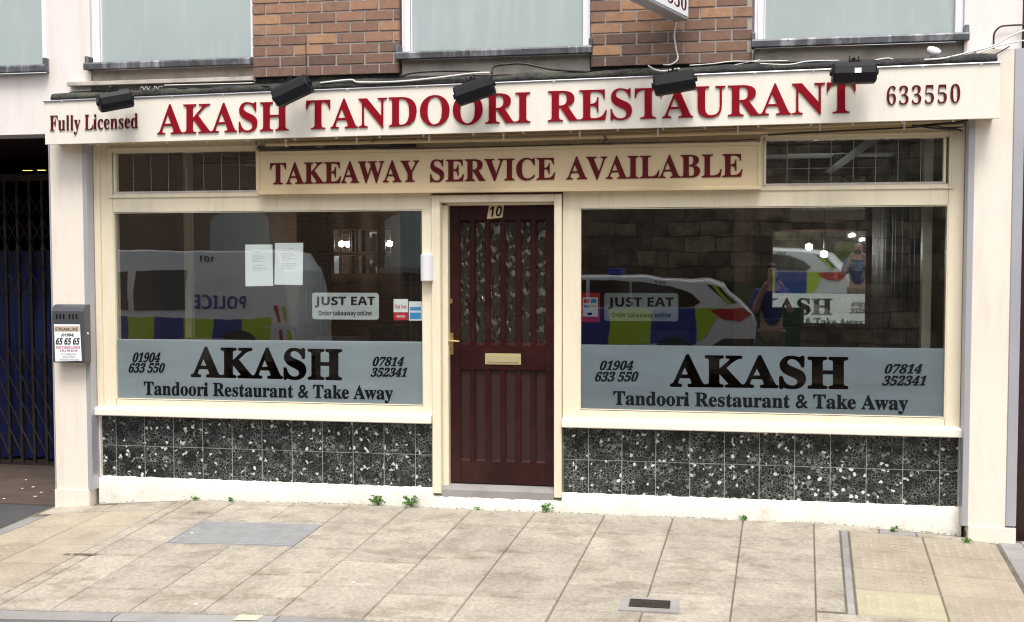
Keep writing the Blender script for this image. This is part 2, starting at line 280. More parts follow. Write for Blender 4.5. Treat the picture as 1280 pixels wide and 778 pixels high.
# ------------------------------------------------------------------ mesh helpers
ORG = {}
def world_org(o): return ORG.get(o.name, Vector((0, 0, 0))) if o else Vector((0, 0, 0))
class MB:
    def __init__(s): s.v = []; s.f = []; s.mi = []; s.t = []
    def add(s, verts, faces, mi=0, tint=None):
        b = len(s.v); s.v += [tuple(p) for p in verts]
        for f in faces: s.f.append([b+i for i in f]); s.mi.append(mi); s.t.append(random.random() if tint is None else tint)
        return s
    def box(s, x0, x1, y0, y1, z0, z1, mi=0, tint=None, bev=0.0):
        x0, x1 = sorted((x0, x1)); y0, y1 = sorted((y0, y1)); z0, z1 = sorted((z0, z1))
        t = random.random() if tint is None else tint
        if not bev:
            v = [(x, y, z) for z in (z0, z1) for y in (y0, y1) for x in (x0, x1)]
            return s.add(v, [(0, 2, 3, 1), (4, 5, 7, 6), (0, 1, 5, 4), (2, 6, 7, 3), (0, 4, 6, 2), (1, 3, 7, 5)], mi, t)
        bm = bmesh.new(); bmesh.ops.create_cube(bm, size=1)
        for q in bm.verts: q.co = Vector((x0+(q.co.x+.5)*(x1-x0), y0+(q.co.y+.5)*(y1-y0), z0+(q.co.z+.5)*(z1-z0)))
        bmesh.ops.bevel(bm, geom=list(bm.edges), offset=bev, segments=2, affect='EDGES', clamp_overlap=True)
        bm.verts.index_update(); s.add([q.co for q in bm.verts], [[q.index for q in f.verts] for f in bm.faces], mi, t); bm.free(); return s
    def hexa(s, front, y0, y1, mi=0, tint=None):
        """front = 4 (x,z) corners TL TR BR BL; extruded from y0 (front) to y1"""
        v = [(p[0], y0, p[1]) for p in front]+[(p[0], y1, p[1]) for p in front]
        return s.add(v, [(0, 3, 2, 1), (4, 5, 6, 7), (0, 1, 5, 4), (1, 2, 6, 5), (2, 3, 7, 6), (3, 0, 4, 7)], mi, tint)
    def prism(s, prof, axis, a, b, mi=0, tint=None):
        """profile in the other two axes, extruded from a to b along axis"""
        def P(p, t):
            return {'x': (t, p[0], p[1]), 'y': (p[0], t, p[1]), 'z': (p[0], p[1], t)}[axis]
        n = len(prof); v = [P(p, a) for p in prof]+[P(p, b) for p in prof]
        f = [tuple(range(n)), tuple(range(2*n-1, n-1, -1))]+[(i, i+n, (i+1) % n+n, (i+1) % n) for i in range(n)]
        return s.add(v, f, mi, tint)
    def tube(s, pts, r, k=8, mi=0):
        pts = [Vector(p) for p in pts]; rings = []
        rr = r if isinstance(r, (list, tuple)) else [r]*len(pts)
        up = Vector((0, 0, 1))
        for i, p in enumerate(pts):
            d = (pts[min(i+1, len(pts)-1)]-pts[max(i-1, 0)]).normalized()
            if abs(d.dot(up)) > .95: up = Vector((0, 1, 0)) if abs(d.y) < .9 else Vector((1, 0, 0))
            a = d.cross(up).normalized(); b = a.cross(d)
            rings.append([p+(a*math.cos(t*2*PI/k)+b*math.sin(t*2*PI/k))*rr[i] for t in range(k)])
        v = [q for g in rings for q in g]; f = []
        for i in range(len(pts)-1):
            for t in range(k): f.append((i*k+t, i*k+(t+1) % k, (i+1)*k+(t+1) % k, (i+1)*k+t))
        f += [tuple(range(k))[::-1], tuple((len(pts)-1)*k+t for t in range(k))]
        return s.add(v, f, mi)
    def disc(s, c, r, h, axis='y', k=20, mi=0, r2=None):
        c = Vector(c); A = {'y': Vector((0, 1, 0)), 'x': Vector((1, 0, 0)), 'z': Vector((0, 0, 1))}[axis]
        return s.tube([c, c+A*h], [r, r if r2 is None else r2], k, mi)
    def build(s, name, mats, parent=None, bevel=0, smooth=False, org=None, fix=True, weld=False):
        me = bpy.data.meshes.new(name); o_ = Vector(org) if org is not None else world_org(parent)
        me.from_pydata([Vector(p)-o_ for p in s.v], [], s.f)
        ms = mats if isinstance(mats, (list, tuple)) else [mats]
        for q in ms: me.materials.append(M[q] if isinstance(q, str) else q)
        for p, mi in zip(me.polygons, s.mi): p.material_index = mi
        a = me.attributes.new('tint', 'FLOAT', 'FACE'); a.data.foreach_set('value', s.t)
        if fix:
            bm = bmesh.new(); bm.from_mesh(me)
            if weld: bmesh.ops.remove_doubles(bm, verts=bm.verts, dist=1e-5)
            bmesh.ops.recalc_face_normals(bm, faces=bm.faces); bm.to_mesh(me); bm.free()
        if smooth:
            for p in me.polygons: p.use_smooth = True
        o = bpy.data.objects.new(name, me); C.objects.link(o)
        if parent is not None: o.parent = parent
        elif org is not None: o.location = o_
        ORG[o.name] = o_
        if bevel:
            b = o.modifiers.new('bevel', 'BEVEL'); b.width = bevel; b.segments = 2; b.limit_method = 'ANGLE'; b.angle_limit = R(50)
        return o
def tag(o, label=None, cat=None, group=None, kind=None):
    for k, v in (('label', label), ('category', cat), ('group', group), ('kind', kind)):
        if v: o[k] = v
    return o
def thing(name, loc, label, cat, group=None, rot=None):
    o = bpy.data.objects.new(name, None); o.empty_display_size = .1; C.objects.link(o); o.location = loc
    if rot: o.rotation_euler = rot; ORG[o.name] = Vector((0, 0, 0))
    else: ORG[o.name] = Vector(loc)
    return tag(o, label, cat, group)

# ---- lettering
# outlines of a bold serif (0) and a bold sans (1) alphabet: advance, then closed contours, in thousandths
GLY = {
    (38, 1): (625, (372,649,287,669,195,649,134,595,112,512,123,455,151,401,189,354,105,296,49,229,28,153,52,71,114,13,200,-9,265,0,336,32,416,93,494,0,620,0,482,160,529,220,567,281,593,339,495,339,476,302,450,262,422,229,326,339,398,399,438,458,451,521,430,596), (282,586,322,577,350,552,360,516,353,482,327,446,271,405,242,438,218,478,208,521,218,554,244,577), (180,244,245,289,356,161,308,119,260,91,210,81,169,91,139,117,126,153,140,201)),
    (38, 0): (625, (372,649,287,669,195,649,134,595,112,512,123,455,151,401,189,354,105,296,49,229,28,153,52,71,114,13,200,-9,265,0,336,32,416,93,494,0,620,0,482,160,529,220,567,281,593,339,495,339,476,302,450,262,422,229,326,339,398,399,438,458,451,521,430,596), (282,586,322,577,350,552,360,516,353,482,327,446,271,405,242,438,218,478,208,521,218,554,244,577), (180,244,245,289,356,161,308,119,260,91,210,81,169,91,139,117,126,153,140,201)),
    (39, 1): (188, (138,716,50,716,50,599,73,462,115,462,138,599)),
    (40, 1): (323, (311,694,258,694,155,559,88,400,64,232,88,64,155,-95,258,-230,311,-230,231,-93,183,60,167,232,183,404,231,557)),
    (41, 1): (323, (65,694,12,694,92,557,140,404,156,232,140,60,92,-93,12,-230,65,-230,168,-95,235,64,259,232,235,400,168,559)),
    (45, 1): (323, (283,267,40,267,40,174,283,174)),
    (48, 1): (572, (363,714,285,725,228,720,180,705,139,681,106,647,79,605,60,555,47,497,39,431,36,357,43,251,63,161,96,87,144,33,207,1,285,-10,342,-5,391,10,432,34,465,68,491,110,511,160,524,218,532,284,535,357,528,464,508,555,474,628,426,682), (285,603,319,596,345,575,363,541,375,493,383,432,385,357,383,282,375,221,363,173,345,139,319,119,285,112,251,119,225,139,207,174,195,221,188,282,186,357,188,432,195,493,207,541,225,575,251,596)),
    (48, 0): (559, (335,719,281,724,224,719,175,704,135,679,102,645,77,603,58,552,44,494,37,430,34,359,37,288,44,223,58,165,77,114,102,71,135,36,175,10,223,-5,280,-10,334,-5,381,10,421,36,454,71,480,114,500,164,514,223,522,287,525,358,522,429,514,493,500,552,480,602,454,645,422,679,382,704), (248,650,281,659,313,650,337,624,353,580,362,520,368,446,370,358,368,270,362,195,353,135,337,91,313,64,280,55,247,64,223,91,207,135,197,195,191,270,189,358,191,446,197,520,207,580,223,624)),
    (49, 1): (572, (413,714,289,714,59,531,132,440,254,543,266,555,262,413,262,0,413,0)),
    (49, 0): (559, (378,718,266,718,165,644,110,613,42,589,44,568,50,550,59,535,71,524,85,517,100,515,120,518,140,528,161,544,205,590,229,619,229,118,228,96,224,79,217,67,207,59,179,53,97,53,97,0,510,0,510,53,429,53,411,55,397,61,388,70,382,83,378,118)),
    (50, 0): (559, (328,719,259,724,213,722,172,716,137,706,107,692,83,675,64,656,50,635,42,612,39,589,43,557,55,531,75,513,101,500,131,493,167,490,169,543,176,586,188,619,205,644,228,658,259,663,281,660,300,651,316,637,328,615,335,588,336,519,324,457,313,427,298,397,253,331,183,254,35,103,35,0,508,0,513,210,454,210,439,159,429,142,416,128,400,118,383,112,363,110,130,110,230,205,319,291,386,360,452,443,476,490,487,535,488,558,481,606,462,646,430,680,385,704)),
    (51, 0): (559, (323,719,257,724,190,720,135,708,92,687,61,661,42,631,36,597,40,569,51,547,70,529,96,518,128,510,166,508,169,558,178,605,187,624,198,640,212,653,230,660,252,663,277,660,298,649,314,632,326,609,333,580,335,547,332,506,321,470,304,440,280,418,248,405,208,400,142,400,142,338,204,338,250,334,288,322,319,301,341,274,355,243,359,207,357,172,351,142,342,118,329,99,314,84,297,73,257,61,236,60,202,64,172,74,147,92,128,117,117,149,113,188,91,186,71,179,54,168,39,153,31,133,28,110,31,90,38,70,51,51,68,34,121,7,155,-2,196,-8,277,-9,343,1,374,10,403,22,430,37,453,56,474,78,491,104,503,133,511,167,513,206,510,242,501,273,485,299,465,321,442,340,389,366,335,381,376,398,412,421,444,449,468,481,483,519,488,561,481,609,460,649,426,681,380,705)),
    (52, 1): (572, (469,714,330,714,17,253,17,148,322,148,322,0,469,0,469,148,555,148,555,265,469,265), (324,541,328,541,322,386,322,265,150,265,281,463)),
    (52, 0): (559, (297,714,13,247,13,186,290,186,290,125,287,97,279,78,266,65,230,54,180,53,180,0,531,0,531,53,496,54,460,65,447,78,439,97,436,125,436,186,540,186,540,252,436,252,436,714), (297,619,291,489,290,427,290,252,83,252,218,475,288,599)),
    (53, 1): (572, (90,714,63,350,123,318,193,332,231,334,310,322,358,286,374,226,370,191,358,162,339,140,311,125,277,116,236,113,205,114,138,126,75,147,49,159,49,29,75,17,136,0,169,-6,241,-10,327,-3,398,20,454,56,494,106,518,167,526,239,523,284,513,323,497,358,474,387,448,412,416,431,380,445,342,453,260,455,209,446,222,586,477,586,477,714)),
    (53, 0): (559, (92,714,60,368,106,350,172,366,217,368,257,364,291,352,318,332,337,303,349,266,353,220,351,182,345,150,336,124,323,103,308,86,272,66,230,60,205,62,183,68,165,78,150,91,139,106,125,143,120,180,98,178,78,172,62,163,50,150,42,132,40,111,42,91,49,71,60,53,76,35,98,20,125,7,158,-2,198,-8,275,-9,336,2,394,24,421,41,445,60,465,84,483,111,496,143,503,179,506,220,498,285,475,339,436,381,384,410,322,428,250,434,188,430,140,419,156,604,364,604,389,600,397,594,407,577,418,532,475,532,470,714)),
    (54, 1): (572, (393,722,337,719,286,712,242,699,202,681,168,659,139,633,113,604,93,573,62,502,44,425,36,344,35,303,39,236,51,177,70,127,96,84,127,50,164,23,205,5,249,-6,296,-10,366,-3,425,19,474,56,510,106,532,166,539,238,533,305,515,360,484,405,443,438,393,457,335,464,298,461,265,453,238,440,214,423,195,403,180,381,174,381,178,423,186,462,197,497,214,529,236,555,266,576,302,592,348,601,448,602,489,594,489,715), (296,348,326,345,350,335,369,318,382,296,390,268,393,236,390,197,381,166,365,142,345,125,321,114,293,111,271,113,251,120,234,132,219,147,206,165,190,206,185,249,191,281,210,310,238,334,256,342)),
    (54, 0): (559, (370,722,330,724,284,721,242,710,204,693,170,671,140,643,115,609,94,572,76,530,62,484,53,436,47,384,45,330,48,257,59,193,76,138,99,92,128,55,163,26,202,6,246,-6,293,-10,363,-3,420,20,466,57,498,106,518,164,524,231,518,291,500,342,470,383,429,414,381,432,324,438,292,437,264,433,219,419,186,401,193,479,207,544,227,596,253,635,284,657,321,665,338,663,351,656,362,646,377,615,385,576,387,536,427,539,458,546,480,560,495,576,504,594,507,614,505,633,490,668,476,684,434,709,405,717), (287,377,314,373,336,360,355,340,368,310,376,270,379,221,377,169,369,127,357,95,340,74,320,60,296,56,267,63,241,85,219,120,201,172,190,242,186,329,211,351,249,370)),
    (55, 0): (559, (49,714,44,504,104,504,110,554,119,582,138,599,168,605,431,605,165,0,250,0,526,665,526,714)),
    (56, 1): (572, (326,721,286,723,247,721,209,715,174,704,141,689,113,670,89,647,71,620,61,588,57,552,61,512,72,476,91,446,114,419,142,394,172,373,136,352,104,328,75,300,53,267,39,227,35,181,42,126,64,79,101,41,150,13,212,-4,286,-10,333,-7,377,1,417,14,451,32,481,55,505,82,522,113,533,147,536,185,534,216,515,269,480,312,411,363,386,377,421,397,451,419,478,446,498,476,510,511,514,551,511,587,500,619,483,647,459,670,432,689,400,704,364,715), (262,611,285,613,309,611,330,605,348,594,361,580,369,562,372,540,369,516,360,495,346,479,308,451,286,440,243,465,225,480,211,497,202,517,199,540,202,562,210,580,224,594,241,605), (250,296,279,311,341,273,369,250,389,222,396,189,393,164,384,143,368,125,346,112,318,104,284,101,251,104,224,112,203,126,187,144,178,166,175,190,178,216,188,239,204,260,225,279)),
    (56, 0): (559, (350,718,285,724,232,721,186,712,148,698,117,679,93,656,75,631,63,602,55,573,53,542,57,505,67,471,85,440,109,412,140,385,177,361,136,338,100,314,71,287,48,258,35,223,30,182,33,148,42,116,56,86,76,58,103,35,136,16,175,2,221,-7,273,-10,348,-4,411,13,462,43,499,82,522,131,529,189,525,228,512,264,491,297,460,328,417,358,363,387,402,409,434,431,462,454,482,480,494,512,498,549,492,597,474,639,445,674,403,702), (279,666,299,664,316,658,331,649,343,637,362,606,371,570,370,520,365,494,356,472,342,453,324,436,302,421,243,455,222,474,206,495,197,522,194,554,196,584,204,611,216,634,233,652,254,662), (223,305,244,321,291,298,328,275,356,254,375,230,386,203,390,172,387,138,376,108,360,82,337,63,310,51,278,47,246,51,219,63,196,84,179,110,168,142,165,178,168,211,175,240,188,265,204,286)),
    (57, 1): (572, (322,718,275,722,206,715,146,693,98,656,61,606,39,546,32,474,38,407,56,352,87,307,128,274,176,255,233,248,275,251,309,259,336,272,357,289,376,309,391,331,397,331,393,289,385,250,374,215,358,184,335,158,306,136,269,121,223,111,139,109,82,118,82,-3,178,-10,234,-7,285,0,330,13,369,31,403,53,433,78,458,107,479,139,496,174,520,248,532,328,536,409,532,476,520,535,501,586,475,628,444,662,407,688,366,707), (250,598,278,601,301,599,321,592,353,566,365,548,381,507,386,463,380,432,362,402,334,379,297,366,275,364,245,367,221,377,202,394,189,416,181,444,178,476,181,515,190,547,206,571,226,588)),
    (57, 0): (559, (311,720,264,724,219,721,178,710,142,693,110,671,84,642,62,608,47,570,38,528,35,482,41,420,59,369,90,328,130,299,177,281,231,275,263,277,291,284,316,295,338,309,357,325,373,343,352,182,305,85,232,53,201,56,175,67,154,84,137,106,123,132,112,160,97,156,84,149,68,129,64,117,65,85,70,67,79,49,92,33,109,19,131,7,158,-3,190,-8,227,-10,276,-7,320,4,359,21,393,44,422,73,448,106,468,145,485,187,498,233,507,283,514,388,510,462,500,526,482,580,457,625,428,661,393,689,354,708), (244,652,270,657,299,651,323,631,344,600,360,553,369,492,373,414,362,395,349,379,334,366,316,355,296,349,274,347,222,363,190,410,180,488,183,539,190,582,204,615,221,638)),
    (65, 1): (690, (252,717,0,0,163,0,215,170,475,170,527,0,690,0,437,717), (345,606,386,463,439,297,253,297,304,463)),
    (65, 0): (650, (334,693,307,694,73,111,48,60,35,45,21,35,5,29,-13,27,-13,0,190,0,190,27,143,32,119,47,111,76,117,105,154,197,376,197,415,98,422,68,413,45,386,32,341,27,341,0,660,0,660,27,641,30,625,38,612,51,587,96,572,129), (169,239,263,475,360,239)),
    (66, 0): (659, (328,678,23,678,23,653,62,649,76,645,96,627,103,614,110,575,111,549,111,122,109,90,103,65,93,48,77,37,54,29,24,26,24,0,354,0,433,6,499,23,553,51,592,90,615,139,623,196,601,275,536,332,427,368,518,399,572,450,590,522,561,609,474,661), (322,646,356,642,382,632,401,614,414,589,421,555,424,514,420,467,410,431,392,406,365,389,328,378,271,375,271,582,275,621,280,632,288,640,302,645), (271,344,344,340,384,328,413,309,432,280,444,241,448,191,445,142,436,103,422,73,400,52,369,40,330,36,310,37,294,42,284,49,277,61,272,77,271,97)),
    (67, 1): (637, (393,724,325,719,264,703,211,677,165,642,127,598,97,547,75,489,62,425,58,356,62,286,73,222,92,163,119,113,154,70,198,35,249,10,310,-5,379,-10,450,-6,513,6,575,27,575,154,481,126,422,117,393,116,336,123,291,144,257,178,233,226,219,285,214,355,219,425,234,484,260,533,295,569,340,591,393,598,446,592,553,551,602,674,500,711,464,718)),
    (67, 0): (697, (434,689,386,693,321,688,261,673,207,647,158,613,117,572,84,522,59,467,44,406,39,340,44,273,59,212,83,156,116,106,157,64,205,30,259,4,318,-11,382,-16,494,0,589,50,666,132,638,158,606,121,571,91,533,66,494,49,454,39,414,35,303,69,236,169,214,337,234,516,294,624,395,660,443,654,489,636,531,606,568,566,599,517,625,459,650,459,650,693,624,693,614,668,599,653,577,648,557,651,488,676)),
    (68, 1): (740, (90,714,90,0,292,0,406,10,502,41,580,91,636,162,671,253,682,364,677,437,662,501,637,557,602,604,559,643,509,674,450,696,385,710,314,714), (241,590,322,590,383,584,433,565,473,535,502,490,519,432,525,360,501,229,428,151,306,125,241,125)),
    (68, 0): (738, (330,678,22,678,22,653,51,651,74,645,91,634,101,618,108,592,110,557,110,111,108,81,103,59,94,44,79,35,58,29,30,26,30,0,340,0,538,38,657,151,697,339,687,439,655,523,604,590,532,639,440,668), (332,645,438,611,501,510,522,341,517,247,501,171,476,112,439,70,391,44,331,36,293,42,282,50,276,63,272,82,271,107,271,573,272,599,276,618,282,631,293,639)),
    (69, 1): (560, (90,714,90,0,501,0,501,125,241,125,241,309,483,309,483,433,241,433,241,590,501,590,501,714)),
    (69, 0): (658, (594,678,24,678,24,653,53,651,76,644,93,633,103,615,110,587,112,549,112,116,110,84,104,60,93,44,77,33,53,27,21,25,21,0,599,0,640,213,612,213,594,173,574,139,552,112,527,89,498,71,467,58,430,48,389,43,318,42,299,46,286,52,278,62,272,100,272,331,335,325,359,317,378,306,394,290,407,270,416,244,428,176,453,176,453,514,429,514,419,466,405,428,386,400,361,381,329,370,272,366,272,578,274,610,282,628,288,634,326,641,411,637,465,625,507,605,537,575,559,532,571,476,594,476)),
    (70, 0): (602, (586,678,21,678,21,653,52,648,75,641,92,630,102,614,109,590,111,558,111,125,109,92,103,67,93,50,77,38,54,30,23,26,23,0,382,0,382,26,330,30,312,35,298,42,287,51,275,79,271,120,271,333,323,329,357,318,382,298,401,270,415,229,424,176,450,176,450,516,423,516,414,468,400,430,381,402,356,383,323,372,271,368,271,593,273,619,281,633,309,641,389,640,428,635,462,626,489,613,511,596,529,574,543,547,554,514,562,476,586,476)),
    (72, 0): (779, (360,678,24,678,24,653,54,649,77,642,93,631,103,615,109,593,111,564,111,120,109,88,103,64,93,47,77,36,54,29,23,26,23,0,360,0,360,26,329,29,305,36,289,47,279,64,273,88,271,120,271,329,509,329,509,120,507,86,501,62,490,46,474,36,450,29,420,26,420,0,755,0,755,26,725,29,702,37,687,49,677,66,671,90,669,120,669,564,671,594,677,616,686,632,701,642,724,649,755,653,755,678,420,678,420,653,477,643,497,629,506,604,509,564,509,373,271,373,271,564,274,604,284,629,304,643,337,651,360,653)),
    (73, 1): (389, (357,714,32,714,32,628,119,588,119,126,32,86,32,0,357,0,357,86,270,126,270,588,357,628)),
    (73, 0): (388, (364,678,20,678,20,653,78,645,94,637,104,623,110,603,112,576,112,112,110,84,103,63,91,48,74,38,50,31,20,26,20,0,366,0,366,26,322,34,294,46,285,55,275,79,272,115,272,576,274,603,281,623,292,637,308,645,364,653)),
    (74, 1): (331, (241,714,90,714,90,45,89,13,85,-14,78,-35,69,-52,58,-64,45,-73,14,-82,-63,-76,-74,-73,-74,-199,-4,-210,58,-207,97,-199,133,-184,164,-164,191,-137,213,-102,228,-61,238,-11,241,46)),
    (75, 1): (664, (241,714,90,714,90,0,241,0,241,255,305,301,492,0,664,0,413,398,662,714,494,714,301,471,241,387)),
    (75, 0): (760, (361,678,25,678,25,653,55,650,78,643,94,632,104,615,110,593,112,564,112,120,110,88,104,64,94,47,78,36,55,29,24,26,24,0,361,0,361,26,330,29,306,36,290,47,280,64,274,88,272,120,272,295,297,318,471,98,494,63,497,51,495,43,489,36,456,27,418,26,418,0,773,0,773,26,738,31,714,45,690,69,403,424,513,537,584,601,650,640,710,653,723,653,723,678,433,678,433,653,481,650,509,640,519,623,514,604,501,582,478,556,272,348,272,564,275,604,285,629,305,643,338,651,361,653)),
    (76, 1): (565, (241,714,90,714,90,0,531,0,531,125,241,125)),
    (76, 0): (635, (372,678,24,678,24,653,54,650,77,643,93,633,103,617,109,594,111,564,111,120,109,88,103,64,93,47,77,36,54,29,23,26,23,0,598,0,636,230,609,230,572,149,551,118,527,93,499,74,469,59,434,49,393,43,310,43,298,46,281,59,273,84,271,123,271,564,275,605,280,620,287,631,297,640,327,650,372,653)),
    (77, 1): (943, (90,714,90,0,225,0,225,332,221,473,216,560,220,560,392,0,531,0,715,559,719,559,714,416,712,338,712,0,853,0,853,714,647,714,468,168,465,168,296,714)),
    (78, 1): (813, (90,714,90,0,225,0,225,336,221,472,216,540,220,540,531,0,723,0,723,714,587,714,587,376,590,245,594,179,591,179,281,714)),
    (78, 0): (735, (233,678,27,678,27,653,54,645,113,578,113,117,110,76,106,61,92,41,66,30,27,26,27,0,248,0,248,26,216,29,192,36,177,46,167,62,161,86,159,117,159,521,600,-16,628,-16,628,561,630,592,636,616,645,633,660,643,683,650,714,653,714,678,493,678,493,653,549,643,569,628,575,617,581,584,582,562,582,251)),
    (79, 1): (796, (472,720,399,725,326,720,261,705,207,680,161,645,123,603,95,552,74,494,62,430,58,359,62,288,74,223,95,165,123,114,161,71,207,36,261,10,325,-5,398,-10,471,-5,535,10,590,36,636,71,673,114,702,165,722,223,734,287,738,358,734,429,722,493,702,551,673,602,636,645,590,680,535,705), (341,592,399,599,457,592,503,571,537,535,560,487,574,428,579,358,574,289,560,230,537,182,503,146,457,124,398,117,340,124,294,146,260,182,236,230,222,289,217,358,222,428,236,487,260,535,295,571)),
    (79, 0): (782, (443,691,395,694,345,691,298,682,254,667,212,647,175,621,141,592,111,557,87,520,67,479,53,434,44,388,41,339,44,290,53,243,67,199,87,158,111,120,141,86,174,56,211,31,251,11,294,-4,340,-13,388,-16,437,-13,484,-4,529,11,570,31,607,56,641,86,671,120,695,158,716,199,730,243,739,290,742,339,739,389,730,436,716,481,696,522,671,560,642,594,609,623,572,647,532,667,489,682), (292,624,387,660,438,651,482,624,518,579,544,516,560,436,565,339,546,161,489,54,394,18,343,27,300,54,264,100,237,163,221,243,216,339,235,517)),
    (80, 1): (628, (90,714,90,0,241,0,241,254,306,254,371,258,425,269,471,287,507,311,536,341,557,374,571,412,580,451,583,491,576,555,555,610,520,654,469,688,402,707,318,714), (241,590,310,590,377,578,417,544,430,486,426,451,413,424,393,404,365,389,331,381,291,378,241,378)),
    (82, 1): (660, (90,714,90,0,241,0,241,274,322,274,492,0,660,0,450,311,495,337,516,352,551,391,565,415,575,440,581,469,583,500,575,566,552,620,514,661,459,690,387,708,298,714), (241,590,332,588,368,580,396,568,415,551,426,527,430,496,426,466,416,441,398,422,371,408,335,400,241,397)),
    (82, 0): (704, (323,678,24,678,24,653,54,649,77,642,93,631,103,615,109,593,111,564,111,120,109,88,103,64,93,47,77,36,54,29,23,26,23,0,360,0,360,26,329,29,305,36,289,47,279,64,273,88,271,120,271,316,300,316,504,0,715,0,715,26,697,27,684,31,664,47,643,75,469,333,553,370,604,425,621,498,613,554,588,599,547,634,489,658,415,673), (310,641,334,642,400,626,439,579,452,500,448,452,436,414,417,385,388,364,350,352,303,348,271,348,271,574,272,599,276,617,282,629,293,636)),
    (83, 1): (551, (333,723,296,724,227,718,168,700,119,671,83,630,61,580,54,521,56,490,62,462,71,437,83,415,115,377,151,347,261,290,323,256,345,238,359,216,363,191,360,170,353,152,340,137,320,125,294,117,260,115,224,117,188,123,80,160,46,174,46,33,108,9,175,-5,248,-10,326,-4,390,15,443,46,481,88,503,139,511,198,509,233,502,265,490,292,474,316,431,359,372,395,262,450,236,466,217,482,206,502,202,526,205,546,212,563,225,578,243,589,265,596,318,597,371,587,459,556,508,674,437,701,368,718)),
    (83, 0): (581, (275,694,238,691,203,683,172,669,143,650,120,627,100,600,86,568,77,533,74,494,79,450,92,411,115,376,147,344,189,313,242,284,335,238,379,209,406,174,415,133,411,103,401,76,383,53,358,36,328,25,293,22,244,28,202,45,166,74,136,115,112,169,93,235,64,235,64,-16,91,-16,103,10,116,17,130,18,219,-9,286,-15,334,-12,378,-3,418,12,453,32,481,56,505,86,521,120,532,157,535,198,529,255,521,280,509,303,493,326,473,347,447,367,415,387,281,451,250,467,224,484,204,501,190,520,181,541,178,566,181,592,191,615,208,635,230,650,257,659,289,662,317,659,343,652,370,639,394,621,417,599,437,573,455,543,469,511,480,475,505,475,505,694,477,694,471,676,461,666,434,663,342,687)),
    (84, 1): (579, (559,714,20,714,20,588,214,588,214,0,365,0,365,588,559,588)),
    (84, 0): (630, (16,678,16,473,43,473,53,524,71,567,97,600,131,625,173,640,232,645,232,120,230,88,223,63,212,46,194,35,169,28,137,26,137,0,488,0,488,26,454,28,429,34,412,45,401,62,394,87,392,120,392,645,496,626,558,568,586,472,611,472,611,678)),
    (85, 1): (756, (236,714,85,714,85,254,93,180,118,116,159,62,216,22,288,-2,375,-10,438,-6,493,5,541,25,581,50,613,82,639,118,657,160,667,204,671,252,671,714,520,714,520,278,516,228,505,187,487,156,460,134,424,121,379,117,336,121,300,133,272,153,252,183,240,224,236,277)),
    (85, 0): (733, (358,678,22,678,22,653,52,649,75,642,91,631,101,615,107,593,109,564,109,231,116,154,136,91,170,42,219,8,286,-12,369,-19,450,-12,515,11,566,48,601,102,622,176,629,270,629,563,631,590,636,612,645,628,658,639,679,648,706,653,706,678,489,678,489,653,523,649,548,641,565,630,576,615,582,592,584,563,584,237,565,124,506,56,409,33,365,38,329,52,303,77,284,110,273,154,269,208,269,564,275,618,281,629,290,637,316,647,358,653)),
    (86, 1): (650, (153,714,0,714,242,0,407,0,650,714,497,714,362,289,328,148,325,132,290,280,287,289)),
    (86, 0): (637, (314,678,-21,678,-21,653,2,648,20,639,34,626,66,567,316,-19,342,-19,569,570,582,600,595,622,608,637,622,646,639,651,658,653,658,678,445,678,445,653,493,648,509,643,519,635,526,624,527,595,518,562,385,213,240,563,228,598,229,624,236,636,264,649,314,653)),
    (87, 1): (967, (149,714,0,714,182,0,354,0,450,374,480,520,483,542,511,395,516,375,613,0,785,0,967,714,818,714,727,324,697,175,692,137,666,284,659,314,555,714,412,714,308,314,280,175,275,137,248,288,240,324)),
    (87, 0): (910, (269,678,-23,678,-23,653,-4,651,11,645,23,636,40,606,48,585,254,-16,283,-16,470,460,637,-16,664,-16,856,565,875,611,885,627,897,639,911,648,929,653,929,678,749,678,749,653,788,647,801,641,810,633,815,621,816,590,805,550,706,247,594,575,585,613,593,635,616,649,654,653,654,678,341,678,341,653,384,646,398,639,409,630,418,615,448,525,332,228,220,555,210,595,211,625,215,635,223,643,234,648,269,653)),
    (89, 0): (634, (308,678,-20,678,-20,652,14,643,36,626,52,605,69,576,239,266,239,120,237,88,231,64,221,47,205,36,182,29,151,26,151,0,488,0,488,26,457,29,433,36,417,47,407,64,401,88,399,120,399,303,570,583,596,619,622,642,654,652,654,678,439,678,439,652,486,647,511,632,519,607,516,589,509,569,496,545,370,336,244,583,233,610,234,629,239,637,260,648,308,652)),
    (97, 1): (604, (370,552,302,557,264,556,191,544,123,522,93,508,142,407,218,436,270,446,321,445,342,438,359,427,371,411,379,390,381,340,286,337,211,330,150,315,103,292,69,259,49,216,42,163,47,109,63,66,90,33,125,9,165,-5,211,-10,253,-8,289,-1,318,10,344,26,368,47,392,74,396,74,425,0,529,0,529,364,522,424,503,472,471,510,426,536), (280,247,381,253,381,208,377,176,366,149,348,128,324,112,297,102,267,99,230,105,215,113,204,125,197,141,195,162,198,186,207,207,223,225,247,239)),
    (97, 0): (512, (305,470,241,474,171,467,141,458,114,446,92,432,73,415,60,395,52,374,49,352,51,333,57,316,67,303,80,292,96,286,115,284,133,286,149,291,164,301,174,313,181,327,183,344,177,369,155,408,162,426,184,436,220,440,244,438,264,431,278,421,288,405,294,384,296,283,213,257,146,230,95,202,59,172,37,135,30,94,33,65,43,39,60,17,82,0,110,-10,142,-13,198,-6,250,16,298,52,310,15,337,-8,379,-15,419,-9,456,10,490,41,477,62,460,52,447,52,439,59,436,93,436,313,431,363,416,404,392,435,356,457), (229,225,296,252,296,94,272,70,235,51,225,50,198,58,181,83,176,125,189,183)),
